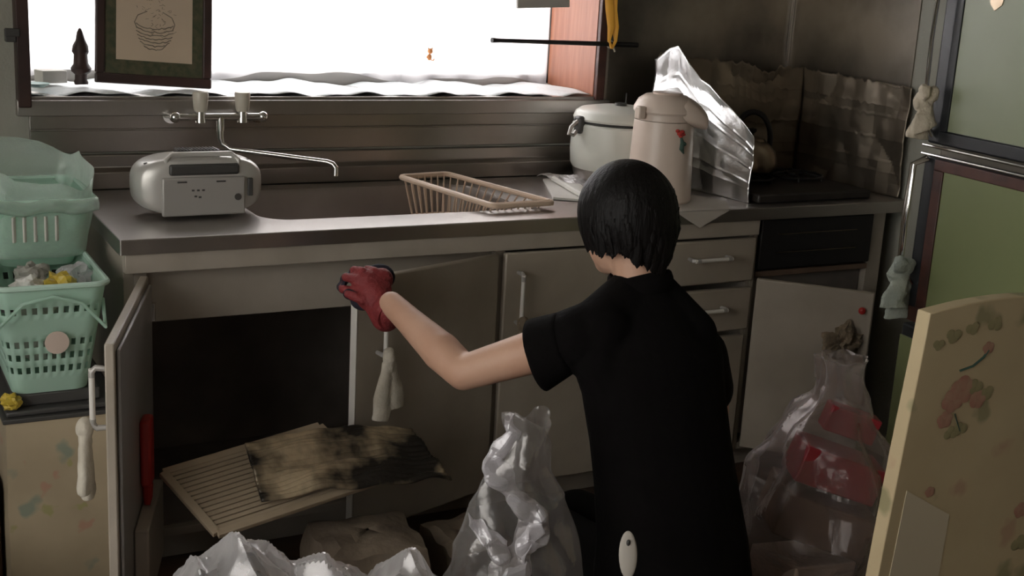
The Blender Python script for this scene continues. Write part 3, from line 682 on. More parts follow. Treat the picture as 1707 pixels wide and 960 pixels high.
# little hanging cat charm
c = on(717, 92, 'y', .845)
b = MB(); b.ball(c+Vector((0, 0, .012)), (.0085, .006, .0085)); b.ball(c+Vector((-.002, 0, -.006)), (.0075, .006, .010)); b.tube([c+Vector((.004, 0, -.014)), c+Vector((.012, 0, -.016)), c+Vector((.014, 0, -.010))], .002, 6)
b.tube([c+Vector((-.006, 0, 0)), c+Vector((-.011, 0, -.008))], .0022, 6)
for s in (-1, 1): b.tube([c+Vector((s*.005, 0, .018)), c+Vector((s*.007, 0, .024))], [.0028, .0005], 6)
oc = b.build('hanging_charm', M['orange'], None, label='tiny orange animal charm hanging in front of the curtain', cat='charm')
MB().tube([c+Vector((0, 0, .019)), Vector((c.x, .855, 1.765))], .0006, 5).build('thread', M['white'], oc)
# black rod with ribbon, and board above
rp = [on(820, 67, 'y', .50), on(1062, 75, 'y', .585)]
ro = MB().tube([rp[0], rp[0].lerp(rp[1], .05), rp[1].lerp(rp[0], .3), rp[1]], [.0075, .006, .007, .008], 12).build('black_rod', M['iron'], None, label='thin black rod sticking out across the window from the wall', cat='rod')
rr = rp[0].lerp(rp[1], .80)
b = MB()
for k, dx in enumerate((-.010, .008)):
    pts = [rr+Vector((0, -.012, -.012))] + [rr+Vector((dx+.008*sin(t*3+k)-.004*t, -.006, t*.10)) for t in (.1, .5, 1, 1.6, 2.4)]
    b.tube(pts, [(.004, .002), (.005, .002), (.011, .002), (.013, .002), (.011, .002), (.010, .002)], 8, flat=(1, -.5, 0))
b.build('yellow_ribbon', M['yellow'], None, label='orange-yellow ribbon hanging down to the black rod', cat='ribbon')
b = MB(); b.tube([rr+Vector((.010*cos(a), .0, .010*sin(a))) for a in [2*pi*i/16 for i in range(16)]], .003, 6, closed=True); b.tube([rr+Vector((.006, -.008, -.004)), rr+Vector((.012, -.012, -.022))], .003, 6); b.build('rope_loop', M['cloth'], None, label='pale cord loop tied round the black rod', cat='cord')
q = on(950, 12, 'y', .50); b = MB(); b.box(-.17, 0, 0, .012, 0, .25, Matrix.Translation(q) @ Matrix.Rotation(radians(-3), 4, 'Y')); b.build('hanging_board', M['greyboard'], None, bevel=.002, label='grey board whose lower edge hangs at the top of the window', cat='board')

# ================================================================== left pile
fbm = floral('faded_flower_paper', (.50, .41, .28), (.42, .34, .23), [((.20, .27, .22), 9, .13, 0), ((.34, .33, .13), 14, .11, 3.3), ((.45, .25, .18), 12, .10, 7.1)])
def wobble(b, amp, sc=6):
    for v in b.b.verts: v.co += noise.noise_vector(v.co*sc)*amp
fb = thing('floral_box', (-.17, .08, 0), 'tall box covered in faded flower paper under the mint baskets', 'box')
b = MB(); b.box(-.265, -.030, -.12, .30, 0, .455); bmesh.ops.subdivide_edges(b.b, edges=b.b.edges[:], cuts=6, use_grid_fill=True); wobble(b, .006); b.build('box_body', fbm, fb, angle=60)
b = MB(); b.box(-.270, -.026, -.125, .305, .448, .458); b.build('box_rim', M['darkgrey'], fb, bevel=.002)

def basket(name, c, w0, d0, w1, d1, h, label, cat, slots=True):
    """tapered rectangular basket, perforated lower band, rolled rim; c = base centre"""
    c = Vector(c); t = thing(name, c, label, cat)
    def loop(k, z, n=6, off=0): 
        w_ = w0+(w1-w0)*k+off; d_ = d0+(d1-d0)*k+off; return [c+p for p in rrect(-w_/2, w_/2, -d_/2, d_/2, .03, n, z)]
    b = MB(); L_ = [[b.V(p) for p in loop(k, k*h, 9)] for k in [i/14 for i in range(15)]]
    n = len(L_[0])
    # subdivide straight sides by interpolation: build wall with open slots
    b.b.free(); b = MB()
    N_ = 96; lv = 16
    def pt(i, k):
        P_ = loop(k, k*h, 9); q = len(P_); tot = [0]
        for a in range(q): tot.append(tot[-1]+(P_[(a+1) % q]-P_[a]).length)
        s_ = tot[-1]*(i/N_)
        for a in range(q):
            if tot[a+1] >= s_: 
                f = (s_-tot[a])/max(1e-9, tot[a+1]-tot[a]); return P_[a].lerp(P_[(a+1) % q], f)
        return P_[0]
    vs = [[b.V(pt(i, k/lv)) for i in range(N_)] for k in range(lv+1)]
    for k in range(lv):
        for i in range(N_):
            if slots and 3 <= k <= 8 and k % 2 == 1 and i % 2 == 0: continue
            if slots and k == 12 and i % 2 == 0: continue
            b.F([vs[k][i], vs[k][(i+1) % N_], vs[k+1][(i+1) % N_], vs[k+1][i]])
    b.F(vs[0])
    b.build('basket_wall', M['basketthin'], t, solid=.0025)
    b = MB(); b.tube(loop(1, h, 6, .006), (.006), 8, closed=True); b.build('rim', M['basket'], t)
    return t
bk1 = basket('mint_basket', (-.168, .030, .500), .150, .24, .220, .33, .235, 'mint green perforated basket full of packets, lower of two', 'basket')
bk2 = basket('mint_basket', (-.150, .250, .712), .150, .20, .230, .30, .150, 'upper mint green basket lined with a plastic bag', 'basket', slots=False)
# bail handle of the lower basket, hanging at its front
b = MB(); b.tube([(-.272, -.085, .69), (-.276, -.142, .655), (-.225, -.146, .705), (-.168, -.148, .718), (-.112, -.146, .700), (-.066, -.142, .645), (-.060, -.085, .69)], .004, 8); b.build('bail_handle', M['basketthin'], bk1)
b = MB(); b.lathe([(.020, 0), (.024, .001), (.024, .003), (0, .004)], (0, 0, 0), 20, cap=False)
for v in b.b.verts: v.co = Vector((-.160+v.co.x, -.125-v.co.z, .615+v.co.y))
b.build('pink_emblem', M['pinkdark'], bk1, label='faded pink flower emblem')
# front slats of the upper basket
b = MB()
for i in range(5): b.tube([(-.205+i*.022, .109, .775), (-.206+i*.022, .100, .832)], [(.006, .003)]*2, 8)
b.build('white_slats', M['white'], bk2, label='pale upright slats of the side grille')
# stand between: the upper basket sits on a black crate
b = MB(); b.box(-.225, -.06, .21, .335, .458, .709); b.build('dark_crate', M['darkgrey'], None, bevel=.006, label='dark crate behind the lower mint basket holding up the upper one', cat='crate')
# dark tray + yellow wrappers under the lower basket
b = MB(); b.prism([(-.262, -.115, .459), (-.035, -.115, .459), (-.035, .17, .459), (-.262, .17, .459)], (0, 0, .012)); b.prism([(-.240, -.09, .471), (-.07, -.09, .471), (-.07, .14, .471), (-.240, .14, .471)], (0, 0, .027)); b.build('black_tray', M['darkgrey'], None, bevel=.004, label='black tray between the floral box and the lower basket', cat='tray')
def crumpled_lump(name, c, r, m_, label, cat, seed, group=None, flat=1., sub_=3, amp=.45):
    b = MB(); bmesh.ops.create_icosphere(b.b, subdivisions=sub_, radius=1)
    for v in b.b.verts:
        d = v.co.normalized(); q = d*2+Vector((seed, seed, 0)); k = 1+amp*(noise.noise(q)-abs(noise.noise(q*2.2))*.8)
        v.co = Vector((d.x*r[0]*k, d.y*r[1]*k, max(d.z*r[2]*k, -r[2]*.8)))+Vector(c)
    return b.build(name, m_, None, smooth=True, angle=12, label=label, cat=cat, group=group)
crumpled_lump('yellow_wrapper', (-.250, -.105, .490), (.020, .020, .018), M['yellowbits'], 'crumpled yellow wrapper at the left corner of the black tray', 'wrapper', 3)
for i, (x, y, z, m_, lb) in enumerate(((-.200, -.05, .71, 'paper', 'crumpled white packet in the lower mint basket, left one'), (-.140, -.06, .715, 'yellowbits', 'crumpled yellowish packet in the middle of the lower mint basket'), (-.100, .02, .715, 'bagwhite', 'milky plastic packet in the lower mint basket, right one'), (-.18, .06, .71, 'greyboard', 'grey crumpled packet at the back of the lower mint basket'))):
    crumpled_lump('packet', (x, y, z), (.036, .036, .030), M[m_], lb, 'packet', i*5+1)
crumpled_lump('packet', (-.168, .03, .60), (.060, .085, .080), M['greyboard'], 'large pale packet at the bottom of the lower mint basket', 'packet', 31, amp=.2)
# milky liner bag of the upper basket
b = MB()
def liner(u, v):
    a = 2*pi*u; w_, d_ = .105+.018*v, .135+.020*v
    e_ = .45; x = w_*math.copysign(abs(cos(a))**e_, cos(a)); y = d_*math.copysign(abs(sin(a))**e_, sin(a))
    top = .045+.050*max(0, sin(a))+.02*cos(a*3); p = Vector((-.150+x, .250+y, .735+.125*v+max(0, v-.85)/.15*top))
    return p+noise.noise_vector(p*24)*.010*v
b.grid(liner, 60, 14, wrap=True).build('liner_bag', M['liner'], None, solid=.0006, angle=14, label='milky plastic bag lining the upper mint basket', cat='plastic bag')
b = MB()
def fold(u, v):
    x = -.268+.238*u; p = Vector((x, .094-.010*sin(pi*v)-.004, .868-.030*v+.004*sin(u*14))); return p+noise.noise_vector(p*30)*.004
b.grid(fold, 30, 6).build('bag_cuff', M['liner'], bpy.data.objects['liner_bag'], solid=.0006)
# foreground left: dark stool edge and pale plastic at the frame's corner
b = MB(); b.box(-.50, -.275, -.06, .10, 0, .30); b.build('dark_red_stool', M['trim'], None, bevel=.01, label='dark brown wooden stool left of the floral box', cat='stool')
b = MB(); 
b.box(-.62, -.43, -.55, -.30, 0, .30); b.build('pale_blue_bin', M['bluewhite'], None, bevel=.02, label='pale blue bin at the bottom left corner', cat='bin')

# ================================================================== towels on handles, red case
def towel(name, top, length, wd, label, m_='cloth', lean=(0, 0), n=2, parentdir=(1, 0, 0), cat='towel'):
    top = Vector(top); u = Vector(parentdir).normalized(); b = MB()
    b.ball(top+Vector((0, 0, -.006)), (.016, .016, .022)); b.ball(top+Vector((0, 0, -.030)), (.013, .013, .018))
    for k in range(n):
        s_ = (k-(n-1)/2)*2 if n > 1 else 0; ln = length*(1-.17*k)
        pts = [top + u*s_*wd*(.15+.35*t) + Vector((lean[0]*t, lean[1]*t, -.02-ln*t)) + u*.002*sin(t*9+k) for t in [i/10 for i in range(11)]]
        b.tube(pts, [(wd*(.26+.34*min(1, t*1.6)), .010+.004*t) for t in [i/10 for i in range(11)]], 14, flat=u)
    for v in b.b.verts: v.co += noise.noise_vector(v.co*50)*.003
    return b.build(name, M[m_], None, remesh=.003, smoothit=1, label=label, cat=cat)
dx2 = (hmx2.to_3x3() @ Vector((1, 0, 0)))
p = hmx2 @ Vector((0, -.043, -.058)); towel('hand_towel', p, .135, .044, 'white towel knotted on the handle of the door held ajar', parentdir=dx2)
dx1 = (H1.to_3x3() @ Vector((1, 0, 0)))
p = H1 @ Vector((0, -.044, -.054)); towel('hand_towel', p, .125, .040, 'white towel knotted on the handle of the wide-open left door', parentdir=dx1)
p = Vector((.962, -.062, .545)); towel('hand_towel', p, .10, .022, 'yellowish cloth strip on the handle of the shut middle door', 'brownrag', n=1)
p = D5 @ Vector((.250, -.036, .455))
rg_ = crumpled_lump('hanging_rag', p, (.062, .028, .052), M['brownrag'], 'brown crumpled rag hanging on the open door below the stove', 'rag', 12, sub_=4, amp=.6)
p2 = p+Vector((.022, -.022, -.055)); MB().prism([p2+Vector((-.03, .02, .03)), p2+Vector((.02, -.02, .03)), p2+Vector((.03, -.028, -.035)), p2+Vector((.0, -.0, -.02))], (-.004, -.004, 0)).build('rag_corner', M['brownrag'], rg_, bevel=.001)
# red case on the inner face of door 1
mx = Matrix.Translation((.03, -.025, 0)) @ Matrix.Rotation(math.atan2(-.505, -.178), 4, 'Z')
b = MB(mx); b.box(.205, .255, .0265, .050, .335, .480); rcs = b.build('red_case', M['redcase'], None, bevel=.007, label='red plastic case hanging inside the wide-open left door', cat='case')
b = MB(mx); b.tube([(.230, .038, .335), (.230, .038, .305), (.238, .038, .290)], [.012, .010, .006], 10); b.build('case_tip', M['redcase'], rcs)
b = MB(mx); b.box(.10, .36, .0265, .055, .12, .29); dp = b.build('door_pocket', M['cream'], d1, bevel=.004, label='pale pocket on the inner face')

# ================================================================== slatted board, foil mat, bags in front of the cupboard
def quadboard(name, P, th, mname, label, cat, slats=0):
    A, B_, C_, D_ = [Vector(q) for q in P]; n = (B_-A).cross(D_-A).normalized()
    if n.z < 0: n = -n
    t = thing(name, (A+B_+C_+D_)/4, label, cat)
    fr_ = MB()
    def bar(p, q, w_, h=th): 
        d = (q-p).normalized(); s_ = d.cross(n).normalized()*w_/2; fr_.prism([p-s_, p+s_, q+s_, q-s_], n*h)
    bar(A, B_, .018); bar(B_, C_, .018); bar(C_, D_, .018); bar(D_, A, .018)
    fr_.build('frame', M[mname], t, bevel=.0015)
    for i in range(1, slats):
        k = i/slats; fr_ = MB(); bar(A.lerp(D_, k), B_.lerp(C_, k), .0095, th*.8); fr_.build('slat', M[mname], t, smooth=False)
    return t
A_ = on(272, 792, 'y', -.25); B2 = on(532, 714, 'y', -.215); D2 = on(362, 893, 'y', -.42); C2 = B2+(D2-A_)
quadboard('slatted_board', (A_, B2, C2, D2), .012, 'slat', 'beige slatted board lying tilted out of the open cupboard', 'board', 15)
# foil covered mat on top
b = MB(); fa, fb_, fc_, fd_ = on(408, 755, 'y', -.275), on(684, 730, 'y', -.235), on(752, 815, 'y', -.42), on(436, 852, 'y', -.40)
def fm_(u, v):
    p = fa.lerp(fb_, u).lerp(fd_.lerp(fc_, u), v); z = .020*sin(pi*u)*(1-v*.5)+.0035*abs(sin(v*44))+.007*noise.noise(Vector((u*5, v*5, 1)))*2
    return p+Vector((0, 0, z+.020))
foilmat = mat('scorched_foil', (.62, .50, .34), .42, .6, (.035, .03, .025), 9, .25, 60, lo=.36, hi=.56)
b.grid(fm_, 60, 50).build('foil_mat', foilmat, None, solid=.006, angle=30, label='scorched foil-covered mat lying on the slatted board', cat='mat')
# brown paper bags under it
def sack(name, P, h, m_, label, cat, seed, amp=.012):
    b = MB(); n = len(P)
    def f(u, v):
        i = int(u*n) % n; t = u*n-int(u*n); p = Vector(P[i]).lerp(Vector(P[(i+1) % n]), t); c_ = sum((Vector(q) for q in P), Vector())/n
        k = 1 if v < .8 else 1-(v-.8)*4.8; q = c_+(p-c_)*k*(1+.05*sin(v*5)); q = q+Vector((0, 0, min(v, .85)/.85*h)); return q+noise.noise_vector(q*16+Vector((seed, 0, 0)))*amp
    b.grid(f, 60, 16, wrap=True); return b.build(name, m_, None, smooth=True, angle=16, label=label, cat=cat, solid=.001)
sack('brown_sack', [(.30, -.48, .012), (.52, -.50, .012), (.55, -.29, .012), (.32, -.28, .012)], .20, M['brownbag'], 'brown paper sack under the foil mat', 'sack', 2, .010)
sack('brown_sack', [(.14, -.45, .012), (.26, -.46, .012), (.27, -.24, .012), (.12, -.22, .012)], .12, M['brownbox'], 'low brown sack in front of the open cupboard, left of the other', 'sack', 9, .010)
sack('brown_sack', [(.60, -.46, .012), (.74, -.42, .012), (.75, -.24, .012), (.61, -.26, .012)], .14, M['brownbag'], 'small dark sack below the door held ajar', 'sack', 5, .010)

# low crumpled clear bag across the foreground
def mound(name, cs, m_, label, seed, res=110, foldamp=.05, x0=None, x1=None, y0=None, y1=None):
    b = MB()
    def f(u, v):
        x = x0+(x1-x0)*u; y = y0+(y1-y0)*v; z = 0
        for (cx_, cy_, r_, h_) in cs:
            d = math.hypot(x-cx_, (y-cy_)*.8)/r_; z = max(z, h_-(.30*math.sqrt(d*d+.003)+.3*max(0, d-.8)))
        z = max(0, z); q = Vector((x, y, 0)); sw = noise.noise(q*3.1)*.9; q1 = Vector((x*7+y*3*sw, y*2.6-x*2*sw, seed)); a_ = abs(noise.noise(q1)); b_ = abs(noise.noise(q1*2.3+Vector((0, seed, 3)))); c_ = noise.noise(q*8)
        z2 = z + foldamp*(.40-a_*1.8-b_*.7-abs(noise.noise(q*19))*.35+c_*.45)*min(1, z*6)
        n_ = noise.noise_vector(q*6+Vector((seed, 0, 0)))*.035
        return Vector((x+n_.x, y+n_.y, max(.014, z2)))
    b.grid(f, res, res//2); return b.build(name, m_, None, angle=16, label=label, cat='plastic bag')
mound('crumpled_bag', [(.035, -.80, .30, .475), (.15, -.84, .36, .435), (.29, -.93, .26, .462), (.02, -1.0, .5, .40), (.22, -1.08, .5, .40)], M['bag'], 'big clear plastic bag heaped across the bottom of the photo', 2, 190, .036, -.26, .42, -1.30, -.62)

# tall clear bag standing open by the person
bc = Vector((.535, -.83, 0))
b = MB()
def tall(u, v):
    a = 2*pi*u; z = .012+.605*v; prof_ = [(0, .135), (.2, .150), (.45, .138), (.62, .110), (.8, .072), (.92, .046), (1, .042)]
    for (a0_, r0_), (a1_, r1_) in zip(prof_, prof_[1:]):
        if a0_ <= v <= a1_: r = r0_+(r1_-r0_)*(v-a0_)/(a1_-a0_); break
    cxs = bc.x+.022*v; r *= 1+.10*abs(sin(a*3+v*5))*(.3+v)
    p = Vector((cxs+r*cos(a)*1.0, bc.y+r*sin(a)*.75, z + .014*sin(a*2+1)*v))
    n_ = noise.noise_vector(p*13); k = abs(noise.noise(p*9))*.03
    return p + Vector((n_.x, n_.y, n_.z*.3))*.014*(.4+v) - Vector((cos(a), sin(a), 0))*k
b.grid(tall, 110, 70, wrap=True).build('tall_clear_bag', M['bagclear'], None, angle=10, solid=.0006, label='tall clear plastic bag standing open beside the person', cat='plastic bag')
# white twisted carrier bag in it
b = MB(); path = [(848, 692), (856, 722), (822, 765), (832, 800), (868, 830), (892, 862), (884, 900), (850, 930), (846, 985)]
wds = [.016, .020, .022, .024, .026, .030, .034, .036, .040]
pts = [at(px_, py_, 2.36) for px_, py_ in path]
def rib(u, v):
    s_ = u*(len(pts)-1); i = min(int(s_), len(pts)-2); t = s_-i; p = pts[i].lerp(pts[i+1], t); w_ = wds[i]+(wds[i+1]-wds[i])*t
    a = 2*pi*v; q = p + RT*w_*cos(a)*.9 + Vector((sin(YAW), cos(YAW), 0))*w_*.55*sin(a)
    return q + noise.noise_vector(q*26)*.016 + noise.noise_vector(q*60)*.005
b.grid(rib, 70, 28)
wb = b.build('white_carrier_bag', M['bagwhite'], None, angle=10, solid=.0005, label='twisted white carrier bag inside the tall clear bag', cat='plastic bag')
for s_, (p0, p1) in enumerate((((780, 868), (845, 925)), ((905, 880), (858, 925)))):
    b = MB(); A0, A1 = at(*p0, 2.33), at(*p1, 2.34)
    def lug(u, v):
        p = A0.lerp(A1, u); w_ = .012+.022*u; q = p+UP*w_*(v*2-1)+Vector((0, 0, 0)); return q+noise.noise_vector(q*34)*.014
    b.grid(lug, 16, 10).build('bag_handle', M['bagwhite'], wb, angle=10, solid=.0005)

# ================================================================== right: rubbish bag and floral cupboard
tb = Vector((1.375, -.72, 0))
b = MB()
def trash(u, v):
    a = 2*pi*u; prof_ = [(0, .10), (.12, .150), (.35, .180), (.55, .170), (.72, .125), (.84, .062), (.90, .052), (1, .060)]
    for (a0_, r0_), (a1_, r1_) in zip(prof_, prof_[1:]):
        if a0_ <= v <= a1_: r = r0_+(r1_-r0_)*(v-a0_)/(a1_-a0_); break
    z = .012+.60*v; r *= 1+.07*sin(a*7+v*3)*(v+.2); p = Vector((tb.x+.03*v+r*cos(a), tb.y+r*sin(a), z)); n_ = noise.noise_vector(p*11)
    return p+Vector((n_.x, n_.y, n_.z*.4))*.022-Vector((cos(a), sin(a), 0))*abs(noise.noise(p*8))*.03
b.grid(trash, 100, 60, wrap=True).build('rubbish_bag', M['bagmid'], None, angle=10, solid=.0006, label='knotted clear rubbish bag with red packages behind the rose-printed board', cat='plastic bag')
def tbox(name, c, s, rz, rxx, m_, label, cat):
    q = Matrix.Translation(c) @ Matrix.Rotation(rz, 4, 'Z') @ Matrix.Rotation(rxx, 4, 'Y')
    return MB(q).box(-s[0]/2, s[0]/2, -s[1]/2, s[1]/2, -s[2]/2, s[2]/2).build(name, m_, None, bevel=.004, label=label, cat=cat)
tbox('red_package', (1.378, -.768, .370), (.19, .11, .085), -.45, .30, M['redbox'], 'large red package inside the clear rubbish bag', 'package')
tbox('red_package', (1.415, -.76, .470), (.12, .05, .06), -.45, .30, M['redbox'], 'small red package at the top of the rubbish bag', 'package')
tbox('brown_carton', (1.36, -.75, .255), (.22, .16, .10), -.45, .30, M['brownbox'], 'flattened brown carton under the red package in the rubbish bag', 'carton')
tbox('pink_carton', (1.345, -.735, .105), (.20, .14, .10), .1, .15, M['pinkdark'], 'dull pink carton at the bottom of the rubbish bag', 'carton')

fm2 = floral('rose_oilcloth', (.64, .52, .32), (.58, .46, .28), [((.27, .25, .13), 7.5, .14, 1.0), ((.46, .16, .13), 6.0, .12, 4.3), ((.50, .30, .20), 8, .10, 9.1)])
cx0, cy0 = .985, -1.345
ct = thing('floral_board', (1.28, -1.33, 0), 'upright board wrapped in cream rose-printed oilcloth at the right edge', 'board')
b = MB()
def coat(u, v, y):
    pass
b.box(cx0, cx0+.62, cy0, cy0+.028, 0, .915); bmesh.ops.subdivide_edges(b.b, edges=b.b.edges[:], cuts=14, use_grid_fill=True)
for v in b.b.verts:
    z = v.co.z; v.co.x += -.075*(1-z/.915)*(1 if v.co.x < cx0+.3 else 0)*(1-(v.co.x-cx0)/.62)
    w_ = noise.noise_vector(v.co*5)*.004; v.co.x += w_.x; v.co.z += w_.z; v.co.z += .010*sin((v.co.x-cx0)*9)*(z > .9)
b.build('oilcloth_cover', fm2, ct, angle=60, bevel=.004)
# roses and leaves printed on the cover's front (raised print thickness only)
rose = MB(); leaf = MB(); stem = MB()
def fy(px_, py_): return on(px_, py_, 'y', cy0-.0012)
def blossom(px_, py_, r, mb_, n=5, sq=.8):
    c_ = fy(px_, py_); 
    for k in range(n):
        a = 2*pi*k/n+px_; mb_.ball(c_+Vector((r*.55*cos(a), 0, r*.55*sin(a)*sq)), (r*.6, .0006, r*.55), nu=10, nv=6)
MR, ML = mat('faded_rose', (.44, .20, .15), .5, 0, (.50, .33, .22), 30), mat('faded_leaf', (.30, .27, .14), .5, 0, (.40, .34, .18), 30)
for (x, y, r) in ((1648, 580, .012), (1605, 650, .026), (1588, 668, .022), (1630, 665, .018), (1550, 820, .010), (1702, 850, .016), (1575, 700, .016)): rose = MB(); blossom(x, y, r, rose); rose.build('rose_print', MR, ct)
for (x, y, r) in ((1590, 560, .016), (1622, 548, .014), (1625, 645, .018), (1645, 655, .016), (1600, 715, .016), (1565, 575, .012), (1700, 905, .02), (1660, 540, .016), (1585, 722, .015)): leaf = MB(); blossom(x, y, r, leaf, 3, .5); leaf.build('leaf_print', ML, ct)
stem.tube([fy(1600, 618), fy(1622, 610), fy(1640, 595), fy(1648, 583)], [(.002, .001)]*4, 6); stem.tube([fy(1592, 690), fy(1596, 705), fy(1600, 718)], [(.002, .001)]*3, 6)
stem.build('stem_print', M['decalgreen'], ct)
b = MB(); b.prism([fy(1512, 818), fy(1583, 858), fy(1560, 985), fy(1478, 985)], (0, .002, 0)); b.build('paper_patch', mat('plain_cream_paper', (.66, .57, .42), .5), ct, smooth=False, label='plain cream paper patch')

# ================================================================== the person
pn_ = thing('person', (.84, -.72, 0), 'person in black kneeling at the cabinets, arm stretched to the open door', 'person')
HC = Vector((.823, -.695, .948)); NB = Vector((.842, -.742, .828))
LS, EL, WR = Vector((.708, -.765, .735)), Vector((.545, -.575, .618)), Vector((.490, -.325, .700))
RS, RE, RW = Vector((.945, -.800, .712)), Vector((1.060, -.725, .530)), Vector((1.13, -.50, .50))
PV = Vector((.90, -.87, .22)); CH = Vector((.85, -.785, .62)); 
LK, RK = Vector((.80, -.44, .20)), Vector((.98, -.34, .14)); LA, RA = Vector((.80, -.80, .06)), Vector((.99, -.80, .07))
b = MB()
# head: skull, jaw, nose, ears; neck; shoulders; arms; torso; thighs and shins - one skin surface
hr = Matrix.Rotation(radians(12), 4, 'Z') @ Matrix.Rotation(radians(-14), 4, 'X')   # looks ahead, left and down
def hp_(x, y, z): return HC + hr @ Vector((x, y, z))
b.ball(HC, (.074, .090, .092), hr, 24, 16); b.ball(hp_(0, .035, -.045), (.055, .060, .070), hr); b.ball(hp_(0, .062, -.088), (.030, .026, .024), hr)
b.ball(hp_(0, .098, -.022), (.011, .016, .022), hr); b.ball(hp_(0, .088, -.058), (.022, .010, .010), hr)
for s in (-1, 1):
    b.ball(hp_(s*.076, .004, -.030), (.010, .018, .030), hr); b.ball(hp_(s*.030, .082, .0), (.014, .010, .010), hr)
b.cap(hp_(0, -.015, -.06), .050, NB+Vector((0, 0, -.01)), .052)
b.cap(LS, .048, LS.lerp(EL, .85), .038); b.cap(LS.lerp(EL, .85), .038, EL, .036); b.cap(EL, .036, EL.lerp(WR, .30), .041); b.cap(EL.lerp(WR, .30), .040, EL.lerp(WR, .75), .030); b.cap(EL.lerp(WR, .75), .030, WR, .0265)
b.cap(RS, .036, RE, .034); b.cap(RE, .034, RE.lerp(RW, .3), .036); b.cap(RE.lerp(RW, .3), .038, RW, .026)
b.cap(LS, .045, RS, .036); b.ball(CH, (.12, .085, .16)); b.cap(CH, .09, PV, .11)
for K, A, s in ((LK, LA, -1), (RK, RA, 1)):
    hj = PV+Vector((s*.075, 0, -.02)); b.cap(hj, .08, K, .05); b.cap(K, .048, K.lerp(A, .35), .050); b.cap(K.lerp(A, .35), .05, A, .034)
b.build('body', M['skin'], pn_, remesh=.006, smoothit=3)
# eyes
for s in (-1, 1): MB().ball(hp_(s*.030, .089, .0), .008).build('eye', M['darkgrey'], pn_)
# hair: full crown, straight bob to the nape
b = MB(); rh = random.Random(3)
def hairf(u, v):
    a = 2*pi*u; front = max(0, sin(a))      # sin>0 = face side
    back = max(0, -sin(a)); lowz = -.070+.030*front**2-.050*back**3+.004*sin(a*9)+.004*sin(a*23+1)
    t = v*1.0
    if t < .62: 
        th = t/.62*pi/2; r_ = sin(th); z = .104*cos(th)
    else: 
        k = (t-.62)/.38; r_ = 1.0+.01*sin(pi*k)-(.10+.24*back)*k*k; z = lowz*k
    st = 1+.005*sin(a*31+v*2)+.004*sin(a*57)
    x = .094*r_*cos(a)*st; y = (.100 if sin(a) > 0 else .106)*r_*sin(a)*st; 
    return hp_(x, y-.004, z+.008)
g_ = [[b.V(hairf(i/120, j/39)) for j in range(1, 40)] for i in range(120)]
tp = b.V(hp_(0, -.004, .112))
inn = [[b.V(HC+(Vector(g_[i][j].co)-HC)*.90) for j in range(0, 39, 1)] for i in range(120)]
for i in range(120):
    k = (i+1) % 120; b.F([tp, g_[i][0], g_[k][0]])
    for j in range(38): b.F([g_[i][j], g_[i][j+1], g_[k][j+1], g_[k][j]]); b.F([inn[i][j], inn[k][j], inn[k][j+1], inn[i][j+1]])
    b.F([g_[i][38], inn[i][38], inn[k][38], g_[k][38]]); b.F([inn[i][0], inn[k][0], inn[0][0]]) if 0 < i < 119 else None
hair = b.build('hair', M['hair'], pn_, angle=60)
b = MB()
for i in range(120):
    a = rh.uniform(pi*.93, pi*2.07)+(0); v0 = rh.uniform(.45, .85); p0 = hairf(a/(2*pi), v0); p1 = hairf(a/(2*pi)+rh.uniform(-.006, .006), min(1, v0+.3)); p2 = hairf(a/(2*pi)+rh.uniform(-.012, .012), 1.0)
    o_ = (p0-HC).normalized()*.002; dn = Vector((0, 0, -rh.uniform(.002, .010)))
    b.tube([p0+o_*.2, p1+o_*1.3, p2+o_*1.4, p2+o_*.3+dn], [(.002, .001), (.007, .002), (.006, .002), (.0008, .0008)], 6, flat=(cos(a+pi/2), sin(a+pi/2), 0))
b.build('hair_locks', M['hair'], hair)
# shirt: torso loft + sleeves + collar
b = MB()
def ring(c_, w_, d_, rot, n=28): return [c_+Vector((w_*cos(a)*cos(rot)-d_*sin(a)*sin(rot), w_*cos(a)*sin(rot)+d_*sin(a)*cos(rot), 0)) for a in [2*pi*i/n for i in range(n)]]
tor = [(NB+Vector((0, 0, .000)), .056, .054), (NB+Vector((0, -.004, -.03)), .080, .066), (Vector((.840, -.768, .755)), .112, .086), (Vector((.845, -.785, .70)), .150, .104), (Vector((.852, -.800, .62)), .150, .112), (Vector((.862, -.820, .52)), .148, .112), (Vector((.875, -.84, .42)), .150, .116), (Vector((.888, -.855, .32)), .160, .128), (Vector((.895, -.862, .23)), .168, .138), (Vector((.898, -.86, .17)), .160, .135)]
rg = [[b.V(p) for p in ring(c_, w_, d_, radians(-6))] for c_, w_, d_ in tor]
for A, B in zip(rg, rg[1:]):
    for j in range(28): b.F([A[j], A[(j+1) % 28], B[(j+1) % 28], B[j]])
b.F(rg[0]); b.F(rg[-1])
b.cap(LS+Vector((.03, -.005, .005)), .066, LS.lerp(EL, .16), .060); b.cap(LS.lerp(EL, .05), .060, LS.lerp(EL, .24), .056)
b.cap(RS+Vector((-.03, 0, 0)), .060, RS.lerp(RE, .3), .056); b.cap(RS.lerp(RE, .2), .056, RS.lerp(RE, .72), .052)
b.cap(LS+Vector((.02, -.02, -.04)), .055, Vector((.78, -.80, .60)), .07)
b.cap(NB+Vector((-.02, -.0, -.03)), .055, LS+Vector((.02, 0, .012)), .055); b.cap(NB+Vector((.02, -.0, -.03)), .055, RS+Vector((-.02, 0, .012)), .055)
for v in b.b.verts: v.co += noise.noise_vector(v.co*9)*.005
sh = b.build('shirt', M['shirt'], pn_, remesh=.006, smoothit=3)
b = MB(); cr = ring(NB+Vector((-.002, .004, 0)), .058, .058, 0, 32); ps_ = []
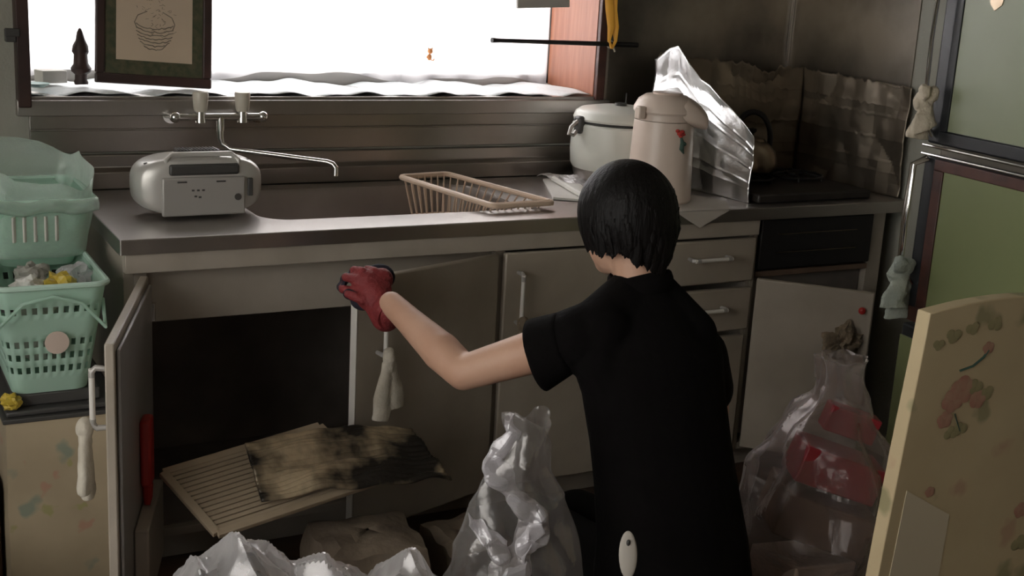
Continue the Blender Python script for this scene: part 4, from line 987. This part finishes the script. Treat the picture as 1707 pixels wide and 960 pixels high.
for i, p in enumerate(cr): ps_.append(p+Vector((0, 0, -.014+.024*max(0, -sin(2*pi*i/32)+.3*cos(2*pi*i/32)))))
b.tube(ps_, [(.022, .007)]*32, 10, closed=True, flat=(0, 0, 1)); b.build('collar', M['shirt'], sh)
# flared cuff of the raised sleeve
ax = (EL-LS).normalized(); c1 = LS.lerp(EL, .14); c2 = LS.lerp(EL, .38); u_ = ax.orthogonal().normalized(); v_ = ax.cross(u_)
b = MB(); b.grid(lambda u, v: c1.lerp(c2, v)+(u_*cos(2*pi*u)+v_*sin(2*pi*u))*(.058+.004*v)+Vector((0, 0, -.022*v*max(0, -(u_*cos(2*pi*u)+v_*sin(2*pi*u)).z))), 32, 8, wrap=True).build('sleeve_cuff', M['shirt'], sh, solid=.003)
# trousers
b = MB()
b.ball(PV+Vector((0, -.01, -.02)), (.165, .135, .12))
for K, A, s in ((LK, LA, -1), (RK, RA, 1)):
    hj = PV+Vector((s*.075, 0, -.02)); b.cap(hj, .095, K, .064); b.cap(K, .062, K.lerp(A, .35), .062); b.cap(K.lerp(A, .35), .062, K.lerp(A, .95), .045)
for v in b.b.verts: v.co += noise.noise_vector(v.co*8)*.006; v.co.z = max(v.co.z, .012)
b.build('trousers', M['trousers'], pn_, remesh=.007, smoothit=3)
for A in (LA, RA):
    b = MB(); b.ball(A+Vector((0, -.05, -.005)), (.036, .075, .034)); b.ball(A+Vector((0, -.12, -.022)), (.038, .04, .024))
    for v in b.b.verts: v.co.z = max(v.co.z, .006)
    b.build('sock', M['darkgrey'], pn_, remesh=.006, smoothit=2)
# little pale oval tag low on the back
q = at(1047, 925, 2.235); q = Vector((q.x, q.y, q.z))
b = MB(); 
for k in range(1): b.ball((0, 0, 0), (.016, .005, .042))
for v in b.b.verts: v.co = q + RT*v.co.x + FW*v.co.y + UP*v.co.z
tg = b.build('oval_tag', M['sheet'], pn_, label='pale oval tag at the back of the waist')
b = MB(); b.ball(q-FW*.0045+UP*.022, (.0035, .0035, .006)); b.build('tag_hole', M['darkgrey'], tg)

# gloves: continuous red glove, five separate fingers, dark knit palm side
def glove(parent, wr, joints, palm, cuff_dir, name='glove'):
    b = MB(); 
    for (c_, r_, mx_) in palm: b.ball(c_, r_, mx_)
    b.cap(wr+cuff_dir*.028, .034, wr, .033); b.cap(wr, .032, palm[0][0], .034)
    for chain, rr_ in joints:
        for i in range(len(chain)-1): b.cap(chain[i], rr_*(1-.08*i), chain[i+1], rr_*(1-.08*(i+1)), 12)
    return b.build(name, M['glove'], parent, remesh=.0035, smoothit=2)
W0 = at(643, 528, 2.785)
palmc = at(622, 487, 2.80)
basis = Matrix((RT, FW, UP)).transposed().to_4x4()
J = []
def ch(*a): return [at(*q) for q in a]
J.append((ch((612, 476, 2.80), (592, 486, 2.80), (572, 482, 2.815), (568, 478, 2.845)), .0115))    # index, lowest
J.append((ch((614, 470, 2.80), (594, 466, 2.795), (577, 462, 2.815), (574, 466, 2.85)), .0118))
J.append((ch((620, 462, 2.80), (604, 452, 2.80), (590, 450, 2.825), (588, 456, 2.86)), .0112))
J.append((ch((634, 462, 2.80), (624, 451, 2.805), (612, 448, 2.83), (610, 455, 2.86)), .0098))
J.append((ch((628, 500, 2.79), (606, 500, 2.775), (590, 494, 2.775), (580, 490, 2.785)), .0125))    # thumb
gl = glove(pn_, W0, J, [(palmc, (.042, .022, .044), basis), (at(612, 470, 2.80), (.034, .022, .026), basis), (at(636, 466, 2.815), (.026, .022, .026), basis)], (WR-W0).normalized() if (WR-W0).length > .001 else Vector((0, -1, 0)))
b = MB(); b.ball(at(632, 462, 2.832), (.036, .018, .030), basis)
for c_, rr_ in J: b.cap(c_[2]+FW*.004, rr_*.93, c_[3]+FW*.006, rr_*.95, 12)
b.ball(at(606, 500, 2.82), (.030, .016, .024), basis)
b.build('glove_palm', M['glovedark'], gl, remesh=.0035, smoothit=2, label='dark knitted palm side of the glove')
b = MB(); cuffd = (EL-WR).normalized(); wc = WR.lerp(W0, .55); u_ = cuffd.orthogonal().normalized(); v_ = cuffd.cross(u_)
b.tube([wc-cuffd*.012, wc-cuffd*.004, wc+cuffd*.006, wc+cuffd*.016], [.033, .0345, .034, .0355], 22); b.build('glove_cuff', M['glove'], gl)
# right hand glove, down by the lower door
RC = RW+Vector((.005, .05, -.01)); J = []
for k in range(4):
    o_ = Vector((-.030+k*.020, 0, 0)); J.append(([RC+o_*.8, RC+o_+Vector((0, .045, -.002)), RC+o_+Vector((0, .068, -.018)), RC+o_+Vector((0, .070, -.040))], .0105-.0006*abs(k-1)))
J.append(([RC+Vector((-.028, -.01, 0)), RC+Vector((-.052, .014, -.010)), RC+Vector((-.055, .036, -.020))], .0115))
glove(pn_, RW+Vector((0, .02, 0)), J, [(RC, (.042, .045, .018), Matrix())], (RE-RW).normalized())
